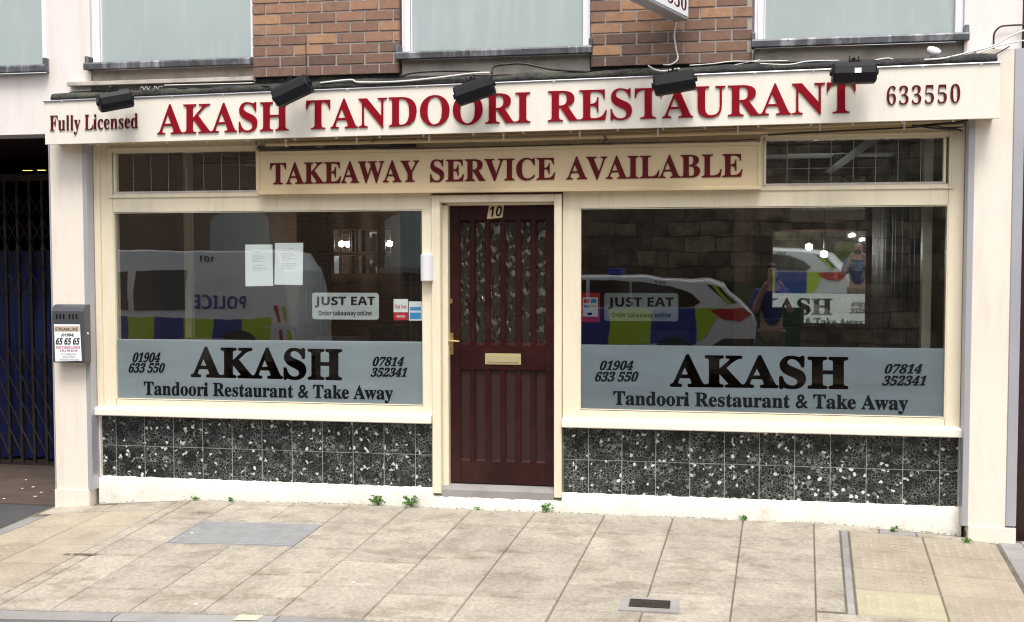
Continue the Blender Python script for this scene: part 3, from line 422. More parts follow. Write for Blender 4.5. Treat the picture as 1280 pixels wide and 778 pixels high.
    (98, 1): (633, (227,760,78,760,78,0,192,0,217,60,227,60,262,26,284,12,309,0,341,-8,378,-10,437,-2,487,22,530,62,562,118,582,188,588,274,582,359,563,429,531,484,489,524,439,548,382,556,345,553,313,546,286,533,263,516,243,497,227,475,221,475,227,583), (239,373,252,401,272,421,299,433,334,437,363,432,388,419,409,396,424,365,433,325,436,276,433,227,424,186,409,154,389,130,365,116,336,111,299,116,270,130,251,154,237,186,230,226,227,291,231,336)),
    (99, 1): (514, (349,555,313,556,262,553,216,543,174,526,136,502,105,471,79,433,60,387,49,333,45,270,52,182,75,111,112,57,162,20,225,-3,300,-10,367,-6,419,7,466,31,466,158,420,133,371,117,343,112,313,111,279,115,251,128,228,150,211,181,200,221,197,271,210,363,249,418,313,436,353,432,439,404,483,519,411,545)),
    (99, 0): (437, (305,472,260,475,218,471,179,460,143,442,110,417,82,388,60,353,43,313,32,270,29,223,32,179,41,139,56,101,76,68,100,39,129,16,161,-1,195,-12,232,-15,305,-3,369,32,424,90,404,107,372,79,339,63,304,57,265,63,232,82,204,113,183,157,171,212,167,279,176,370,205,424,252,442,275,438,289,425,292,373,299,335,319,312,352,304,369,306,384,311,397,320,406,333,411,348,413,365,409,395,395,421,373,444,342,461)),
    (100, 1): (633, (555,760,406,760,406,585,417,476,412,476,396,497,376,516,352,533,324,546,292,553,255,556,196,548,146,524,103,484,71,428,51,358,45,272,51,187,71,117,103,61,145,22,194,-2,251,-10,288,-7,320,0,347,13,370,30,390,49,406,71,412,71,441,0,555,0), (301,435,340,430,371,416,392,393,405,361,413,320,416,255,413,210,404,174,390,146,369,125,340,113,303,109,272,114,245,127,224,150,208,181,199,221,196,270,199,319,208,360,224,392,245,416,271,430)),
    (100, 0): (551, (475,678,262,678,262,654,303,648,316,641,325,630,330,616,332,597,332,417,299,449,261,468,217,474,183,470,151,460,121,443,94,419,72,389,54,353,40,313,32,268,29,219,32,176,39,136,52,99,69,66,90,38,116,16,144,-1,175,-12,208,-15,258,-7,300,17,332,58,332,-15,404,2,469,13,526,16,526,41,506,45,492,52,484,60,476,90,475,112), (231,413,259,418,292,411,319,390,327,376,332,360,332,113,325,93,301,61,270,44,255,42,229,47,208,62,193,87,183,124,177,171,175,228,177,287,183,335,194,372,209,398)),
    (101, 1): (591, (373,549,303,556,254,552,209,542,168,524,132,499,102,467,78,428,59,383,49,329,45,269,49,210,61,158,81,113,108,75,141,44,180,21,224,4,272,-7,325,-10,401,-6,462,7,517,29,517,144,457,120,398,106,332,101,293,105,260,117,234,137,214,164,201,197,196,236,548,236,548,308,541,381,519,442,482,491,433,527), (277,447,304,450,336,446,362,436,382,418,396,394,405,366,408,335,199,335,205,371,216,400,233,422,253,438)),
    (101, 0): (448, (287,468,234,474,197,471,162,460,130,443,101,420,76,391,56,358,41,320,32,279,29,234,32,186,41,142,55,102,74,68,98,39,126,16,157,-1,192,-12,229,-15,305,-1,370,40,424,108,402,128,370,92,335,70,297,63,230,83,189,145,174,247,421,247,415,321,399,374,371,417,333,449), (240,442,261,439,277,429,288,413,299,358,300,286,173,286,180,380,203,427)),
    (104, 1): (657, (227,760,78,760,78,0,227,0,227,257,230,311,238,355,252,391,274,416,305,432,345,437,394,424,423,385,433,319,433,0,582,0,582,356,576,420,558,470,529,509,489,535,441,551,386,556,354,554,323,548,295,537,269,522,247,501,228,476,220,476,227,605)),
    (105, 1): (305, (174,758,153,760,112,753,96,745,82,731,75,712,72,687,75,662,82,643,96,630,112,621,153,614,174,616,193,621,210,630,223,643,231,662,234,687,231,712,223,731,210,745,193,753), (227,546,78,546,78,0,227,0)),
    (105, 0): (295, (170,688,150,690,130,688,112,680,97,668,85,652,77,634,75,614,77,594,85,576,97,560,112,549,130,541,150,539,170,541,203,560,215,576,223,594,225,614,223,634,215,652,204,668,188,680), (221,462,31,462,30,437,61,431,70,424,77,397,78,375,78,83,77,63,68,38,45,26,27,24,27,0,268,0,268,24,238,32,230,39,222,64,221,83)),
    (107, 1): (620, (227,760,78,760,78,0,227,0,227,170,291,221,448,0,620,0,390,309,607,546,439,546,286,380,219,297,227,420)),
    (107, 0): (534, (220,678,31,678,30,654,62,647,70,639,77,613,78,592,78,83,77,64,68,39,58,31,44,26,26,24,26,0,268,0,268,24,238,32,230,39,224,50,220,83,220,200,242,219,345,73,355,55,356,47,352,34,341,27,314,24,314,0,560,0,560,24,543,27,528,36,515,51,331,311,409,387,442,413,477,430,514,437,514,462,306,462,306,437,340,434,357,427,363,414,360,400,352,385,338,369,220,251)),
    (108, 1): (305, (227,760,78,760,78,0,227,0)),
    (108, 0): (297, (221,678,30,678,30,654,49,652,62,647,70,639,77,612,78,592,78,83,77,63,68,38,45,26,27,24,27,0,268,0,268,24,238,32,230,39,222,64,221,83)),
    (109, 1): (982, (417,554,379,556,348,554,318,548,289,537,262,522,239,501,220,476,212,476,192,546,78,546,78,0,227,0,227,257,230,311,237,355,251,391,270,416,299,432,336,437,382,424,409,385,418,319,418,0,567,0,567,274,570,323,578,363,592,395,612,418,640,432,676,437,722,424,749,385,758,319,758,0,907,0,907,356,902,420,886,470,860,509,823,535,776,551,719,556,688,554,657,548,628,537,600,522,577,501,558,476,545,476,528,501,507,521,481,536,451,547)),
    (110, 1): (657, (443,551,388,556,355,554,322,548,292,537,263,522,240,501,220,476,212,476,192,546,78,546,78,0,227,0,227,257,230,311,238,355,252,391,273,416,304,432,345,437,373,434,395,424,412,408,424,385,431,355,433,319,433,0,582,0,582,356,576,420,558,470,529,509,490,535)),
    (110, 0): (567, (434,456,362,474,308,466,260,440,220,398,220,462,28,462,28,438,46,436,59,431,68,422,74,411,78,377,78,83,77,64,73,49,67,38,58,31,44,26,27,24,27,0,268,0,268,24,251,26,238,31,224,49,220,83,220,350,245,380,272,398,302,404,320,402,333,395,341,384,349,348,350,323,350,83,345,50,331,31,301,24,301,0,541,0,541,24,524,26,511,31,502,39,496,49,492,83,492,315,478,403)),
    (111, 1): (619, (360,552,311,556,234,548,169,524,116,483,77,427,53,358,45,274,49,216,60,165,79,120,104,81,136,48,173,23,214,5,259,-6,308,-10,384,-2,449,23,502,64,542,120,566,190,574,274,570,331,559,383,540,427,515,466,484,498,447,523,406,541), (273,431,309,436,345,431,374,418,396,396,410,364,419,323,422,274,419,224,410,184,396,151,374,128,346,115,310,110,274,115,245,128,224,151,209,184,200,224,197,274,200,324,209,364,224,396,245,418)),
    (111, 0): (501, (292,471,250,474,208,470,170,460,135,443,103,419,77,390,56,355,40,317,31,275,28,229,31,185,40,143,56,104,77,70,103,41,135,17,170,-1,209,-11,251,-15,293,-12,331,-1,366,16,396,39,422,68,444,102,459,141,469,183,472,229,469,276,459,318,444,357,422,391,396,420,365,443,330,460), (225,440,251,445,275,440,295,426,309,403,319,365,325,307,327,188,321,95,311,58,296,35,276,22,251,17,226,22,206,35,191,58,181,95,174,189,176,307,182,365,191,403,205,426)),
    (114, 1): (454, (348,553,315,543,286,526,260,505,238,481,220,454,213,454,191,546,78,546,78,0,227,0,227,278,229,310,237,338,249,360,264,378,283,393,305,404,353,415,422,412,433,552,399,556)),
    (114, 0): (428, (373,472,347,474,325,471,302,463,279,448,256,429,235,405,217,375,217,462,31,462,30,437,61,431,69,424,74,414,78,375,78,83,77,63,68,38,45,26,27,24,27,0,294,0,294,24,269,26,249,31,237,38,228,48,222,83,222,286,224,315,230,339,241,359,254,375,267,384,281,387,292,385,301,380,322,352,340,337,353,332,386,333,401,339,414,349,423,362,429,378,431,396,429,418,422,437,410,453,394,464)),
    (115, 1): (497, (261,556,200,552,148,539,104,518,71,488,52,450,45,404,47,375,52,350,61,328,74,308,90,291,134,261,272,196,298,179,309,163,312,146,310,133,304,122,294,112,278,105,257,100,204,100,141,112,76,132,46,145,46,22,128,-3,226,-10,297,-5,355,10,401,34,433,68,453,111,459,162,457,193,451,219,441,241,426,261,409,278,388,293,253,355,209,379,197,394,193,410,200,430,222,442,259,446,308,441,382,417,408,406,453,513,389,538,327,552)),
    (115, 0): (429, (210,475,165,470,128,456,97,433,73,403,60,368,55,328,58,300,67,275,81,252,101,231,127,211,232,156,262,136,280,113,286,87,284,68,277,53,266,39,251,30,232,24,209,22,181,26,154,38,129,58,107,85,91,118,79,157,53,157,53,-13,76,-13,84,1,95,10,116,13,165,-4,197,-12,225,-15,269,-10,307,4,340,27,364,58,378,96,383,141,380,174,373,202,360,225,341,246,316,265,199,325,172,346,163,358,158,371,156,386,158,401,173,426,186,434,202,439,222,441,247,438,271,428,293,413,312,391,328,363,340,330,363,330,363,475,343,475,336,463,327,456,296,458,234,473)),
    (116, 1): (434, (243,662,148,662,105,547,23,497,23,434,94,434,94,171,97,128,104,91,117,61,133,38,154,19,178,6,204,-3,265,-10,318,-7,402,15,402,126,340,111,308,109,290,111,274,116,261,125,251,137,245,152,243,171,243,434,396,434,396,546,243,546)),
    (116, 0): (340, (215,631,192,631,156,579,102,517,30,446,30,415,72,415,72,106,75,69,84,39,98,16,119,-1,148,-11,184,-14,245,-2,294,36,331,98,307,111,291,83,272,66,250,60,238,62,229,67,218,88,215,122,215,415,309,415,309,462,215,462)),
    (117, 0): (558, (211,462,17,462,17,438,36,436,50,430,59,421,67,390,68,369,68,144,71,96,81,57,97,26,121,3,153,-10,195,-15,224,-13,251,-6,277,5,301,20,322,38,340,60,340,-15,412,4,478,15,536,19,536,44,517,46,503,51,493,58,487,68,483,84,482,104,482,462,282,462,282,438,303,436,319,430,329,422,339,392,340,369,340,98,318,73,292,58,263,53,248,55,235,60,217,80,211,110)),
    (118, 1): (569, (156,546,0,546,208,0,361,0,569,546,413,546,308,235,297,197,286,123,282,123,267,216,261,235)),
    (119, 1): (856, (158,546,10,546,165,0,325,0,369,189,404,339,425,432,429,432,463,288,485,191,527,0,689,0,846,546,700,546,635,304,607,155,603,125,599,125,595,176,575,284,511,546,347,546,280,284,256,135,255,125,251,125,230,266,221,304)),
    (119, 0): (647, (206,462,-16,462,-16,437,2,430,15,416,25,394,182,-15,208,-15,332,293,430,-15,453,-15,613,384,626,413,640,432,650,437,663,439,663,462,530,462,530,439,557,434,571,425,576,410,569,381,500,210,443,390,440,411,445,425,458,433,481,437,481,462,250,462,250,439,264,438,282,430,294,411,314,350,248,189,178,376,170,411,174,426,178,431,206,437)),
    (121, 1): (569, (163,546,0,546,217,4,198,-48,184,-71,168,-91,147,-107,122,-117,51,-117,34,-114,34,-232,94,-240,160,-235,206,-221,248,-198,284,-164,314,-122,338,-70,569,546,409,546,308,239,289,161,287,144,284,144,271,224,266,239)),
    (121, 0): (447, (241,462,-7,462,-7,437,16,433,37,409,54,373,209,-7,193,-66,170,-110,154,-131,140,-143,128,-147,118,-145,112,-139,109,-98,104,-84,95,-73,83,-65,53,-59,35,-61,20,-68,7,-79,-8,-108,-10,-125,-7,-149,1,-169,15,-186,33,-199,54,-206,78,-209,123,-203,160,-182,193,-142,225,-78,241,-36,386,361,404,403,422,429,433,435,446,437,446,462,302,462,302,437,342,431,353,418,352,387,343,359,276,177,198,382,191,409,192,419,202,431,241,437)),
}
TRI = {}
def slim(L, d):
    """move a contour d inwards, for a lighter weight"""
    out = []
    for i, p in enumerate(L):
        a, b = (p-L[i-1]), (L[(i+1) % len(L)]-p)
        na = Vector((-a.y, a.x, 0)).normalized(); nb = Vector((-b.y, b.x, 0)).normalized(); m_ = na+nb
        m_ = m_/max(.5, m_.length_squared/2) if m_.length > .3 else nb
        out.append(p+m_*d*WSIGN)
    return out
WSIGN = 1
def glyph(ch, style, d=0):
    k = (ord(ch), 0 if style == 'serif' else 1)
    if (k, d) in TRI: return TRI[(k, d)]
    if True:
        g = GLY[k]; loops = [[Vector((c[i]/1000, c[i+1]/1000, 0)) for i in range(0, len(c), 2)] for c in g[1:]]
        if d: loops = [slim(L, d) for L in loops]
        pts = [(p.x, p.y) for l_ in loops for p in l_]
        TRI[(k, d)] = (g[0]/1000, pts, [list(t) for t in geometry.tessellate_polygon(loops)])
    return TRI[(k, d)]
def text_polys(body, style='serif', shear=0, offset=0, spacing=1, res=3):
    vs, fs, x0 = [], [], 0
    for ch in body:
        if ch == ' ': x0 += .27; continue
        a, v, f = glyph(ch, style, offset); b = len(vs)
        vs += [(x+x0+shear*y, y) for x, y in v]; fs += [[i+b for i in q] for q in f]; x0 += a*spacing
    return vs, fs
def fitq(vs, quad):
    xs = [p[0] for p in vs]; ys = [p[1] for p in vs]; x0, x1, y0, y1 = min(xs), max(xs), min(ys), max(ys)
    TL, TR, BR, BL = [Vector((q[0], q[1])) for q in quad]; out = []
    for x, y in vs:
        a = (x-x0)/(x1-x0); b = (y-y0)/(y1-y0)
        out.append((TL*(1-a)+TR*a)*b+(BL*(1-a)+BR*a)*(1-b))
    return out
def pxq(quad, Y): return [(at(u, v, Y).x, at(u, v, Y).z) for u, v in quad]
def boxq(x0, y0, x1, y1): return [(x0, y0), (x1, y0), (x1, y1), (x0, y1)]
def thicken(p2, fs, d):
    vv = []; ff = []
    for k in range(6):
        a = k*PI/3; b = len(vv); vv += [p+Vector((math.cos(a)*d, math.sin(a)*d)) for p in p2]; ff += [[b+i for i in f] for f in fs]
    return union(vv, ff)
def covered(V2, F, vs, fs):
    """which of the faces F (over V2) have their centroid inside one of the polygons fs (over vs)"""
    P2 = np.array([[v[0], v[1]] for v in V2]); c = np.array([P2[f].mean(0) for f in F]); order = np.argsort(c[:, 0]); cs = c[order]
    P = np.array([[v[0], v[1]] for v in vs]); out = np.zeros(len(c), bool)
    for f in fs:
        for i in range(1, len(f)-1):
            t = P[[f[0], f[i], f[i+1]]]; lo = np.searchsorted(cs[:, 0], t[:, 0].min()); hi = np.searchsorted(cs[:, 0], t[:, 0].max())
            if hi <= lo: continue
            p = cs[lo:hi]; d = [(t[(k+1) % 3, 0]-t[k, 0])*(p[:, 1]-t[k, 1])-(t[(k+1) % 3, 1]-t[k, 1])*(p[:, 0]-t[k, 0]) for k in range(3)]
            out[order[lo:hi]] |= ((d[0] >= 0) & (d[1] >= 0) & (d[2] >= 0)) | ((d[0] <= 0) & (d[1] <= 0) & (d[2] <= 0))
    return out
def union(vv, ff):
    r = geometry.delaunay_2d_cdt([Vector(v) for v in vv], [], ff, 0, 1e-6)
    ok = covered(r[0], r[2], vv, ff)
    return [Vector(v) for v in r[0]], [list(f) for f, k in zip(r[2], ok) if k]
def text(name, body, quad, Y, mt, parent, depth=.0015, style='serif', shear=0, offset=0, px=True, thick=0, spacing=1, org=None, back=False):
    """lettering standing on the plane y=Y, its front face `depth` nearer the street"""
    vs, fs = text_polys(body, style, shear, offset, spacing)
    p2 = fitq(vs, pxq(quad, Y) if px else quad)
    b = MB(); n0 = len(p2); fs0 = fs; p2 = [Vector(p) for p in p2]
    if thick:      # heavier strokes: shifted copies, each a hair deeper than the last so no faces coincide
        for k in range(6):
            a = k*PI/3+.3; off = Vector((math.cos(a)*thick, math.sin(a)*thick)); base = len(p2)
            p2 += [p+off for p in p2[:n0]]; fs = fs+[[base+i for i in f] for f in fs0]
    n = len(p2)
    b.add([(p[0], Y-depth+.00004*(i//n0), p[1]) for i, p in enumerate(p2)]+[(p[0], Y, p[1]) for p in p2], fs)
    cnt = {}
    for f in fs:
        for i in range(len(f)):
            e = (f[i], f[(i+1) % len(f)]); cnt[tuple(sorted(e))] = None if tuple(sorted(e)) in cnt else e
    sides = [(e[0], e[1], e[1]+n, e[0]+n) for e in cnt.values() if e]
    b.f += [list(x) for x in sides]; b.mi += [0]*len(sides); b.t += [.5]*len(sides)
    return b.build(name, mt, parent, org=org)

# ================================================================== GROUND
def lerpl(x, P):
    if x <= P[0][0]: return P[0][1]
    for (a, b), (c, d) in zip(P, P[1:]):
        if x <= c: return b+(d-b)*(x-a)/(c-a)
    return P[-1][1]
ZW = [(-5, -.10), (-4.6, -.065), (-3.86, -.012), (-2.8, 0), (.68, 0), (1.2, -.022), (1.62, -.048), (2.1, -.08), (6, -.08)]
ZK = [(-5, -.165), (-3.8, -.16), (-2.9, -.125), (-2.2, -.10), (.5, -.09), (2.2, -.12), (6, -.12)]
KY = 2.35
def gz(x, y):
    t = min(max(-y/KY, 0), 1); return lerpl(x, ZW)*(1-t)+lerpl(x, ZK)*t
def shx(x, y):   # the cross joints run slightly askew
    k = .05+.04*min(max(x, 0), 1); return x+y*k
slabs = MB(); sub = MB()
def slab(x0, x1, y0, y1, kind, g=.0022, drop=.0, tint=None, extra=0):
    """one paving unit with a chamfered top; y0 nearer the street"""
    dz = random.uniform(-.0015, .0015)+extra; t = random.random() if tint is None else tint
    def P(x, y, z): xx = shx(x, y); return (xx, y, gz(xx, y)+z+dz)
    gy = g+.0065
    nx = max(1, round((x1-x0)/.3)); ny = max(1, round((y1-y0)/.3))
    o, i = g, g+.005
    tl = random.uniform(-.001, .001)
    gr = [[P(x0+i+(x1-x0-2*i)*a/nx, y0+i+.0065+(y1-y0-2*i-.013)*b/ny, tl*a/nx) for a in range(nx+1)] for b in range(ny+1)]
    v = [p for r_ in gr for p in r_]; f = []
    for b in range(ny):
        for a in range(nx): k = b*(nx+1)+a; f.append((k, k+1, k+nx+2, k+nx+1))
    ring = [(b_, a_) for b_, a_ in [(0, a) for a in range(nx+1)]+[(b, nx) for b in range(1, ny+1)]+[(ny, a) for a in range(nx-1, -1, -1)]+[(b, 0) for b in range(ny-1, 0, -1)]]
    base = len(v); 
    for b_, a_ in ring:
        x = x0+i+(x1-x0-2*i)*a_/nx; y = y0+i+.0065+(y1-y0-2*i-.013)*b_/ny
        if a_ == 0: x = x0+o
        if a_ == nx: x = x1-o
        if b_ == 0: y = y0+gy
        if b_ == ny: y = y1-gy
        v.append(P(x, y, -.009))
    n = len(ring)
    for k in range(n):
        k2 = (k+1) % n; A = ring[k]; B = ring[k2]
        f.append((A[0]*(nx+1)+A[1], base+k, base+k2, B[0]*(nx+1)+B[1]))
    slabs.add(v, f, kind, t)
SL, OC, YE, KE, YP = 0, 1, 2, 3, 4
cols = [-3.833, -3.49, -3.02, -2.60, -2.17, -1.692, -1.231, -.74, -.267, .208, .678]
rowsets = {0: [.35, .62, 1.0, 1.3, 1.75], 1: [.12, .52, 1.07, 1.5, 1.9], 2: [.12, .52, 1.07, 1.42, 1.85], 3: [.5, 1.07, 1.6, 2.0],
           4: [.4, .88, 1.3, 1.75], 5: [.52, .98, 1.42, 1.83], 6: [.28, .65, .98, 1.4, 1.8], 7: [.18, .5, .85, 1.55, 1.95], 8: [.45, .95, 1.35, 1.6], 9: [.5, .9, 1.3, 1.75]}
for i in range(len(cols)-1):
    ys = [.025]+rowsets[i]+[KY-.105]
    for a, b in zip(ys, ys[1:]):
        if i in (1, 2) and .5 < (a+b)/2 < 1.07: continue          # the inspection cover lies here
        slab(cols[i], cols[i+1], -b, -a, SL)
slab(-3.49, -2.60, -.56, -.52, SL, g=.001); slab(-3.49, -2.60, -1.07, -1.035, SL, g=.001)
# left crossing: edging slabs, ochre blister block, kerb strip
slab(-4.93, -4.42, -.30, -.10, SL); slab(-4.42, -3.935, -.30, -.06, SL); slab(-3.935, -3.835, -.55, -.03, SL)
slab(-3.935, -3.835, -1.1, -.55, SL); slab(-3.935, -3.835, -1.65, -1.1, SL); slab(-3.935, -3.835, -KY+.105, -1.65, SL)
for a, b in ((-4.80, -4.37), (-4.37, -3.935)):
    for c, d in ((-.70, -.30), (-1.10, -.70), (-1.50, -1.10), (-1.90, -1.50)): slab(a, b, c, d, OC)
slab(-4.80, -3.935, -KY+.105, -1.9, SL)
for k in range(4): slab(-4.93, -4.80, -KY+.105+k*.467, -KY+.105+(k+1)*.467, KE)
# right crossing
slab(.678, 1.10, -.16, -.03, SL); slab(1.10, 1.34, -.16, -.05, KE); slab(1.34, 1.80, -.16, -.06, SL)
for a, b in ((-.50, -.16), (-.78, -.50), (-1.05, -.78), (-1.30, -1.05), (-1.75, -1.3)): slab(.678, .845, b if b < a else a, max(a, b), SL)
for k in range(4): slab(.848, .90, -1.78+k*.405, -1.78+(k+1)*.405, KE)
for a, b in ((.905, 1.37), (1.37, 1.83)):
    for c, d in ((-.58, -.16), (-.98, -.58), (-1.36, -.98)): slab(a, b, c, d, OC)
slab(.905, 1.37, -1.78, -1.36, YE); slab(1.37, 1.83, -1.78, -1.36, OC)
slab(.678, 1.37, -KY+.105, -1.78, SL); slab(1.37, 2.3, -KY+.105, -1.78, SL)
for k in range(4): slab(1.85, 2.0, -1.78+k*.43, -1.78+(k+1)*.43, KE)
for a, b in ((2.0, 2.6), (2.6, 3.2), (3.2, 3.8), (3.8, 4.4), (4.4, 5.0)):
    for c, d in ((-.6, -.0), (-1.2, -.6), (-1.78, -1.2)): slab(a, b, c, d, SL)
slab(2.3, 3.4, -KY+.105, -1.78, SL); slab(3.4, 5.0, -KY+.105, -1.78, SL)
# kerb stones
x = -5.0; kb = MB()
while x < 5:
    x1 = x+.915
    t = random.random()
    for q in range(3):
        a = x+(x1-x-.006)*q/3; b = x+(x1-x-.006)*(q+1)/3
        za, zb = gz(a, -KY), gz(b, -KY); y0, y1 = -KY, -KY+.10; d = .25
        kb.add([(a, y0+.012, za), (b, y0+.012, zb), (b, y1, zb+.002), (a, y1, za+.002), (a, y0, za-.012), (b, y0, zb-.012), (b, y0, zb-d), (a, y0, za-d), (a, y1, za-d), (b, y1, zb-d)],
               [(0, 1, 2, 3), (4, 5, 1, 0), (7, 6, 5, 4), (3, 2, 9, 8)]+([(0, 3, 8, 7, 4)] if q == 0 else [])+([(1, 5, 6, 9, 2)] if q == 2 else []), 0, t)
    x = x1
# joint bed beneath the slabs
nx = 60
v = []; f = []
for j in range(7):
    for i in range(nx+1):
        X = -5+10*i/nx; Y = .02-(KY-.0)*j/6; v.append((X, Y, gz(X, Y)-.0085))
for j in range(6):
    for i in range(nx): k = j*(nx+1)+i; f.append((k, k+1, k+nx+2, k+nx+1))
sub.add(v, f)
# blister domes
def domes(x0, x1, y0, y1, kind, step=.066):
    nx = int((x1-x0-.03)/step); ny = int((y1-y0-.03)/step)
    for a in range(nx):
        for b in range(ny):
            x = x0+.033+step*(a+.5); y = y0+.02+step*(b+.5); X = shx(x, y); z = gz(X, y)-.0005; v = []
            for rr, zz in ((.020, 0), (.013, .0055)):
                v += [(X+rr*math.cos(k*PI/3), y+rr*math.sin(k*PI/3), z+zz) for k in range(6)]
            slabs.add(v, [(k, (k+1) % 6, (k+1) % 6+6, k+6) for k in range(6)]+[(6, 7, 8, 9, 10, 11)], kind, .8)
for a, b in ((-4.80, -4.37), (-4.37, -3.935)):
    for c, d in ((-.70, -.30), (-1.10, -.70), (-1.50, -1.10), (-1.90, -1.50)): domes(a, b, c, d, OC)
for a, b in ((.905, 1.37), (1.37, 1.83)):
    for c, d in ((-.58, -.16), (-.98, -.58), (-1.36, -.98)): domes(a, b, c, d, OC)
domes(.905, 1.37, -1.78, -1.36, YE); domes(1.37, 1.83, -1.78, -1.36, OC)
tag(slabs.build('pavement', ['slab', 'ochre', 'yellow', 'kerb', 'slab']), kind='structure')
tag(sub.build('pavement_bed', 'joint'), kind='structure')
tag(kb.build('kerb', 'kerb', bevel=.004), kind='structure')
g = MB(); L = 200
g.add([(-L, -9.9, -.24), (L, -9.9, -.24), (L, -KY-.002, -.24), (-L, -KY-.002, -.24)], [(0, 1, 2, 3)])
tag(g.build('road', 'asphalt'), kind='structure')
g = MB(); g.add([(-L, -L, -.3), (L, -L, -.3), (L, L, -.3), (-L, L, -.3)], [(0, 1, 2, 3)])
tag(g.build('ground', 'asphalt'), kind='structure')
g = MB(); g.box(-60, 60, -30, -9.9, -.29, -.12)
tag(g.build('opposite_pavement', 'slab'), kind='structure')
g = MB()
g.add([(-5.0, -KY+.01, -.167), (-5.0, .0, -.108), (-9, .0, -.108), (-9, -KY+.01, -.167)], [(0, 1, 2, 3)])
tag(g.build('forecourt', 'asphalt'), kind='structure')
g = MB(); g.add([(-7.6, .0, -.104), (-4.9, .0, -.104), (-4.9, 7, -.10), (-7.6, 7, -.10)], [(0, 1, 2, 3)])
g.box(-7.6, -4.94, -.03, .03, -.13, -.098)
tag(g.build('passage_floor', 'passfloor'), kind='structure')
# painted mark on the kerb
q = [onground(*p, z=-.105) for p in ((303, 765.5), (335, 765.5), (319, 777.5), (288, 777.5))]
g = MB(); yy = [min(max(p.y, -KY+.012), -KY+.10) for p in q]
g.add([(p.x, y, gz(p.x, -KY)+.0045) for p, y in zip(q, yy)], [(0, 1, 2, 3)])
tag(g.build('painted_kerb_mark', 'yellowpaint'), kind='structure')
# inspection covers
ic = thing('inspection_cover', (-2.98, -.8, gz(-2.98, -.8)), 'large rectangular concrete-filled inspection cover with thin metal rim in the left pavement', 'manhole cover')
fr = MB(); pl = MB()
def gquad(mb, x0, x1, y0, y1, z, th=.01):
    nx = 4; v = []
    for zz in (z, z-th):
        for j in (y0, y1):
            for i in range(nx+1): X = shx(x0+(x1-x0)*i/nx, j); v.append((X, j, gz(X, j)+zz))
    n = nx+1; f = []
    for i in range(nx): f += [(i, i+1, n+i+1, n+i), (i, 2*n+i, 2*n+i+1, i+1), (n+i, n+i+1, 3*n+i+1, 3*n+i)]
    f += [(0, n, 3*n, 2*n), (n-1, 3*n-1, 4*n-1, 2*n-1)]
    mb.add(v, f)
gquad(pl, -3.475, -2.612, -1.02, -.575, .001); pl.build('concrete_infill', 'cover', ic)
for a in ((-3.487, -3.479, -1.032, -.563), (-2.608, -2.600, -1.032, -.563), (-3.479, -2.608, -1.032, -1.024), (-3.479, -2.608, -.571, -.563)): gquad(fr, *a, .002, .02)
fr.build('metal_rim', 'alu', ic)
sc_ = thing('stopcock_cover', (-.33, -1.79, gz(-.33, -1.79)), 'small rusty brown metal stopcock cover set in a pale mortar surround', 'utility cover')
z0 = gz(-.33, -1.8)+.003
g = MB(); g.box(-.49, -.17, -1.93, -1.68, z0-.02, z0, bev=.003); g.build('mortar_surround', 'kerb', sc_)
g = MB(); g.box(-.44, -.22, -1.87, -1.735, z0-.02, z0+.004, bev=.003)
for k in range(3): g.box(-.365+k*.03, -.347+k*.03, -1.81, -1.795, z0+.003, z0+.006)
g.build('lid', 'rust', sc_)
lit = [(143, 599, 0), (442, 735, 1), (245, 754, 1), (240, 675, 1), (33, 600, 2), (42, 609, 2), (28, 611, 2), (44, 621, 2), (5, 624, 2), (52, 616, 2)]
for k, (u, v_, t) in enumerate(lit):
    if t == 0: continue
    p = onground(u, v_, -.1); zz = (gz(p.x, p.y)+.002) if t == 1 else -.10
    g = MB(); a = random.uniform(0, 3); s = .012
    g.prism([(p.x+s*math.cos(a+i*1.3)*random.uniform(.7, 1.3), p.y+s*math.sin(a+i*1.3)*random.uniform(.7, 1.6)) for i in range(4)], 'z', zz, zz+.004)
    o = g.build('litter', 'paper', org=(p.x, p.y, zz))
    tag(o, 'tiny white scrap of litter on the dark passage floor' if t == 2 else ['tiny white scrap on the slabs below the inspection cover', 'tiny white scrap near the kerb at left', 'tiny white speck beside the kerb strip left of the cover'][k-1], 'litter', 'litter scraps in the dark passage' if t == 2 else None)

# ================================================================== BUILDING
B = thing('restaurant_building', (-1.5, .02, 0), 'two-storey restaurant building with cream shopfront, brick piers and a dark passage at left', 'building')
XL0, XL1, XR0, XR1, WT, WB, TB, TT = -4.469, -2.062, -.924, 1.515, 2.139, .73, 2.283, 2.589
FX0, FX1 = -4.612, 1.612
GY = .03
# upper walls
brz = 3.117
wn = [(at(-60, 60).x, at(56, 60).x), (at(111, 60).x, at(315, 60).x), (at(500, 60).x, at(737, 60).x), (at(943, 50).x, at(1206, 50).x)]
PB = 3.275; SB = 3.205; WTOP = 4.55; TOP = 6.4
u = MB()
LB = 2.743
def wallbox(x0, x1, z0, z1, y0=.02, y1=.28): u.box(x0, x1, y0, y1, z0, z1)
wallbox(-9.5, wn[0][0], LB, TOP); wallbox(wn[0][0], wn[0][1], LB, SB); wallbox(wn[0][0], wn[0][1], WTOP, TOP)
wallbox(wn[0][1], wn[1][0], LB, TOP); wallbox(wn[1][0], wn[1][1], WTOP, TOP)
wallbox(wn[3][1], 1.955, 2.6, TOP); wallbox(-3.33, .25, WTOP, TOP, .05); wallbox(wn[3][0]+.0, wn[3][1], WTOP, TOP)
u.build('rendered_wall', 'render', B)
for i in (1, 2, 3): u = MB(); u.box(wn[i][0]+.002, wn[i][1]-.002, .04, .28, 2.80, SB+.006); u.build('rendered_band', 'grimy', B)
u = MB(); u.box(-9.5, -7.6, 0, .4, -.3, LB-.003); u.build('far_pier', 'render', B)
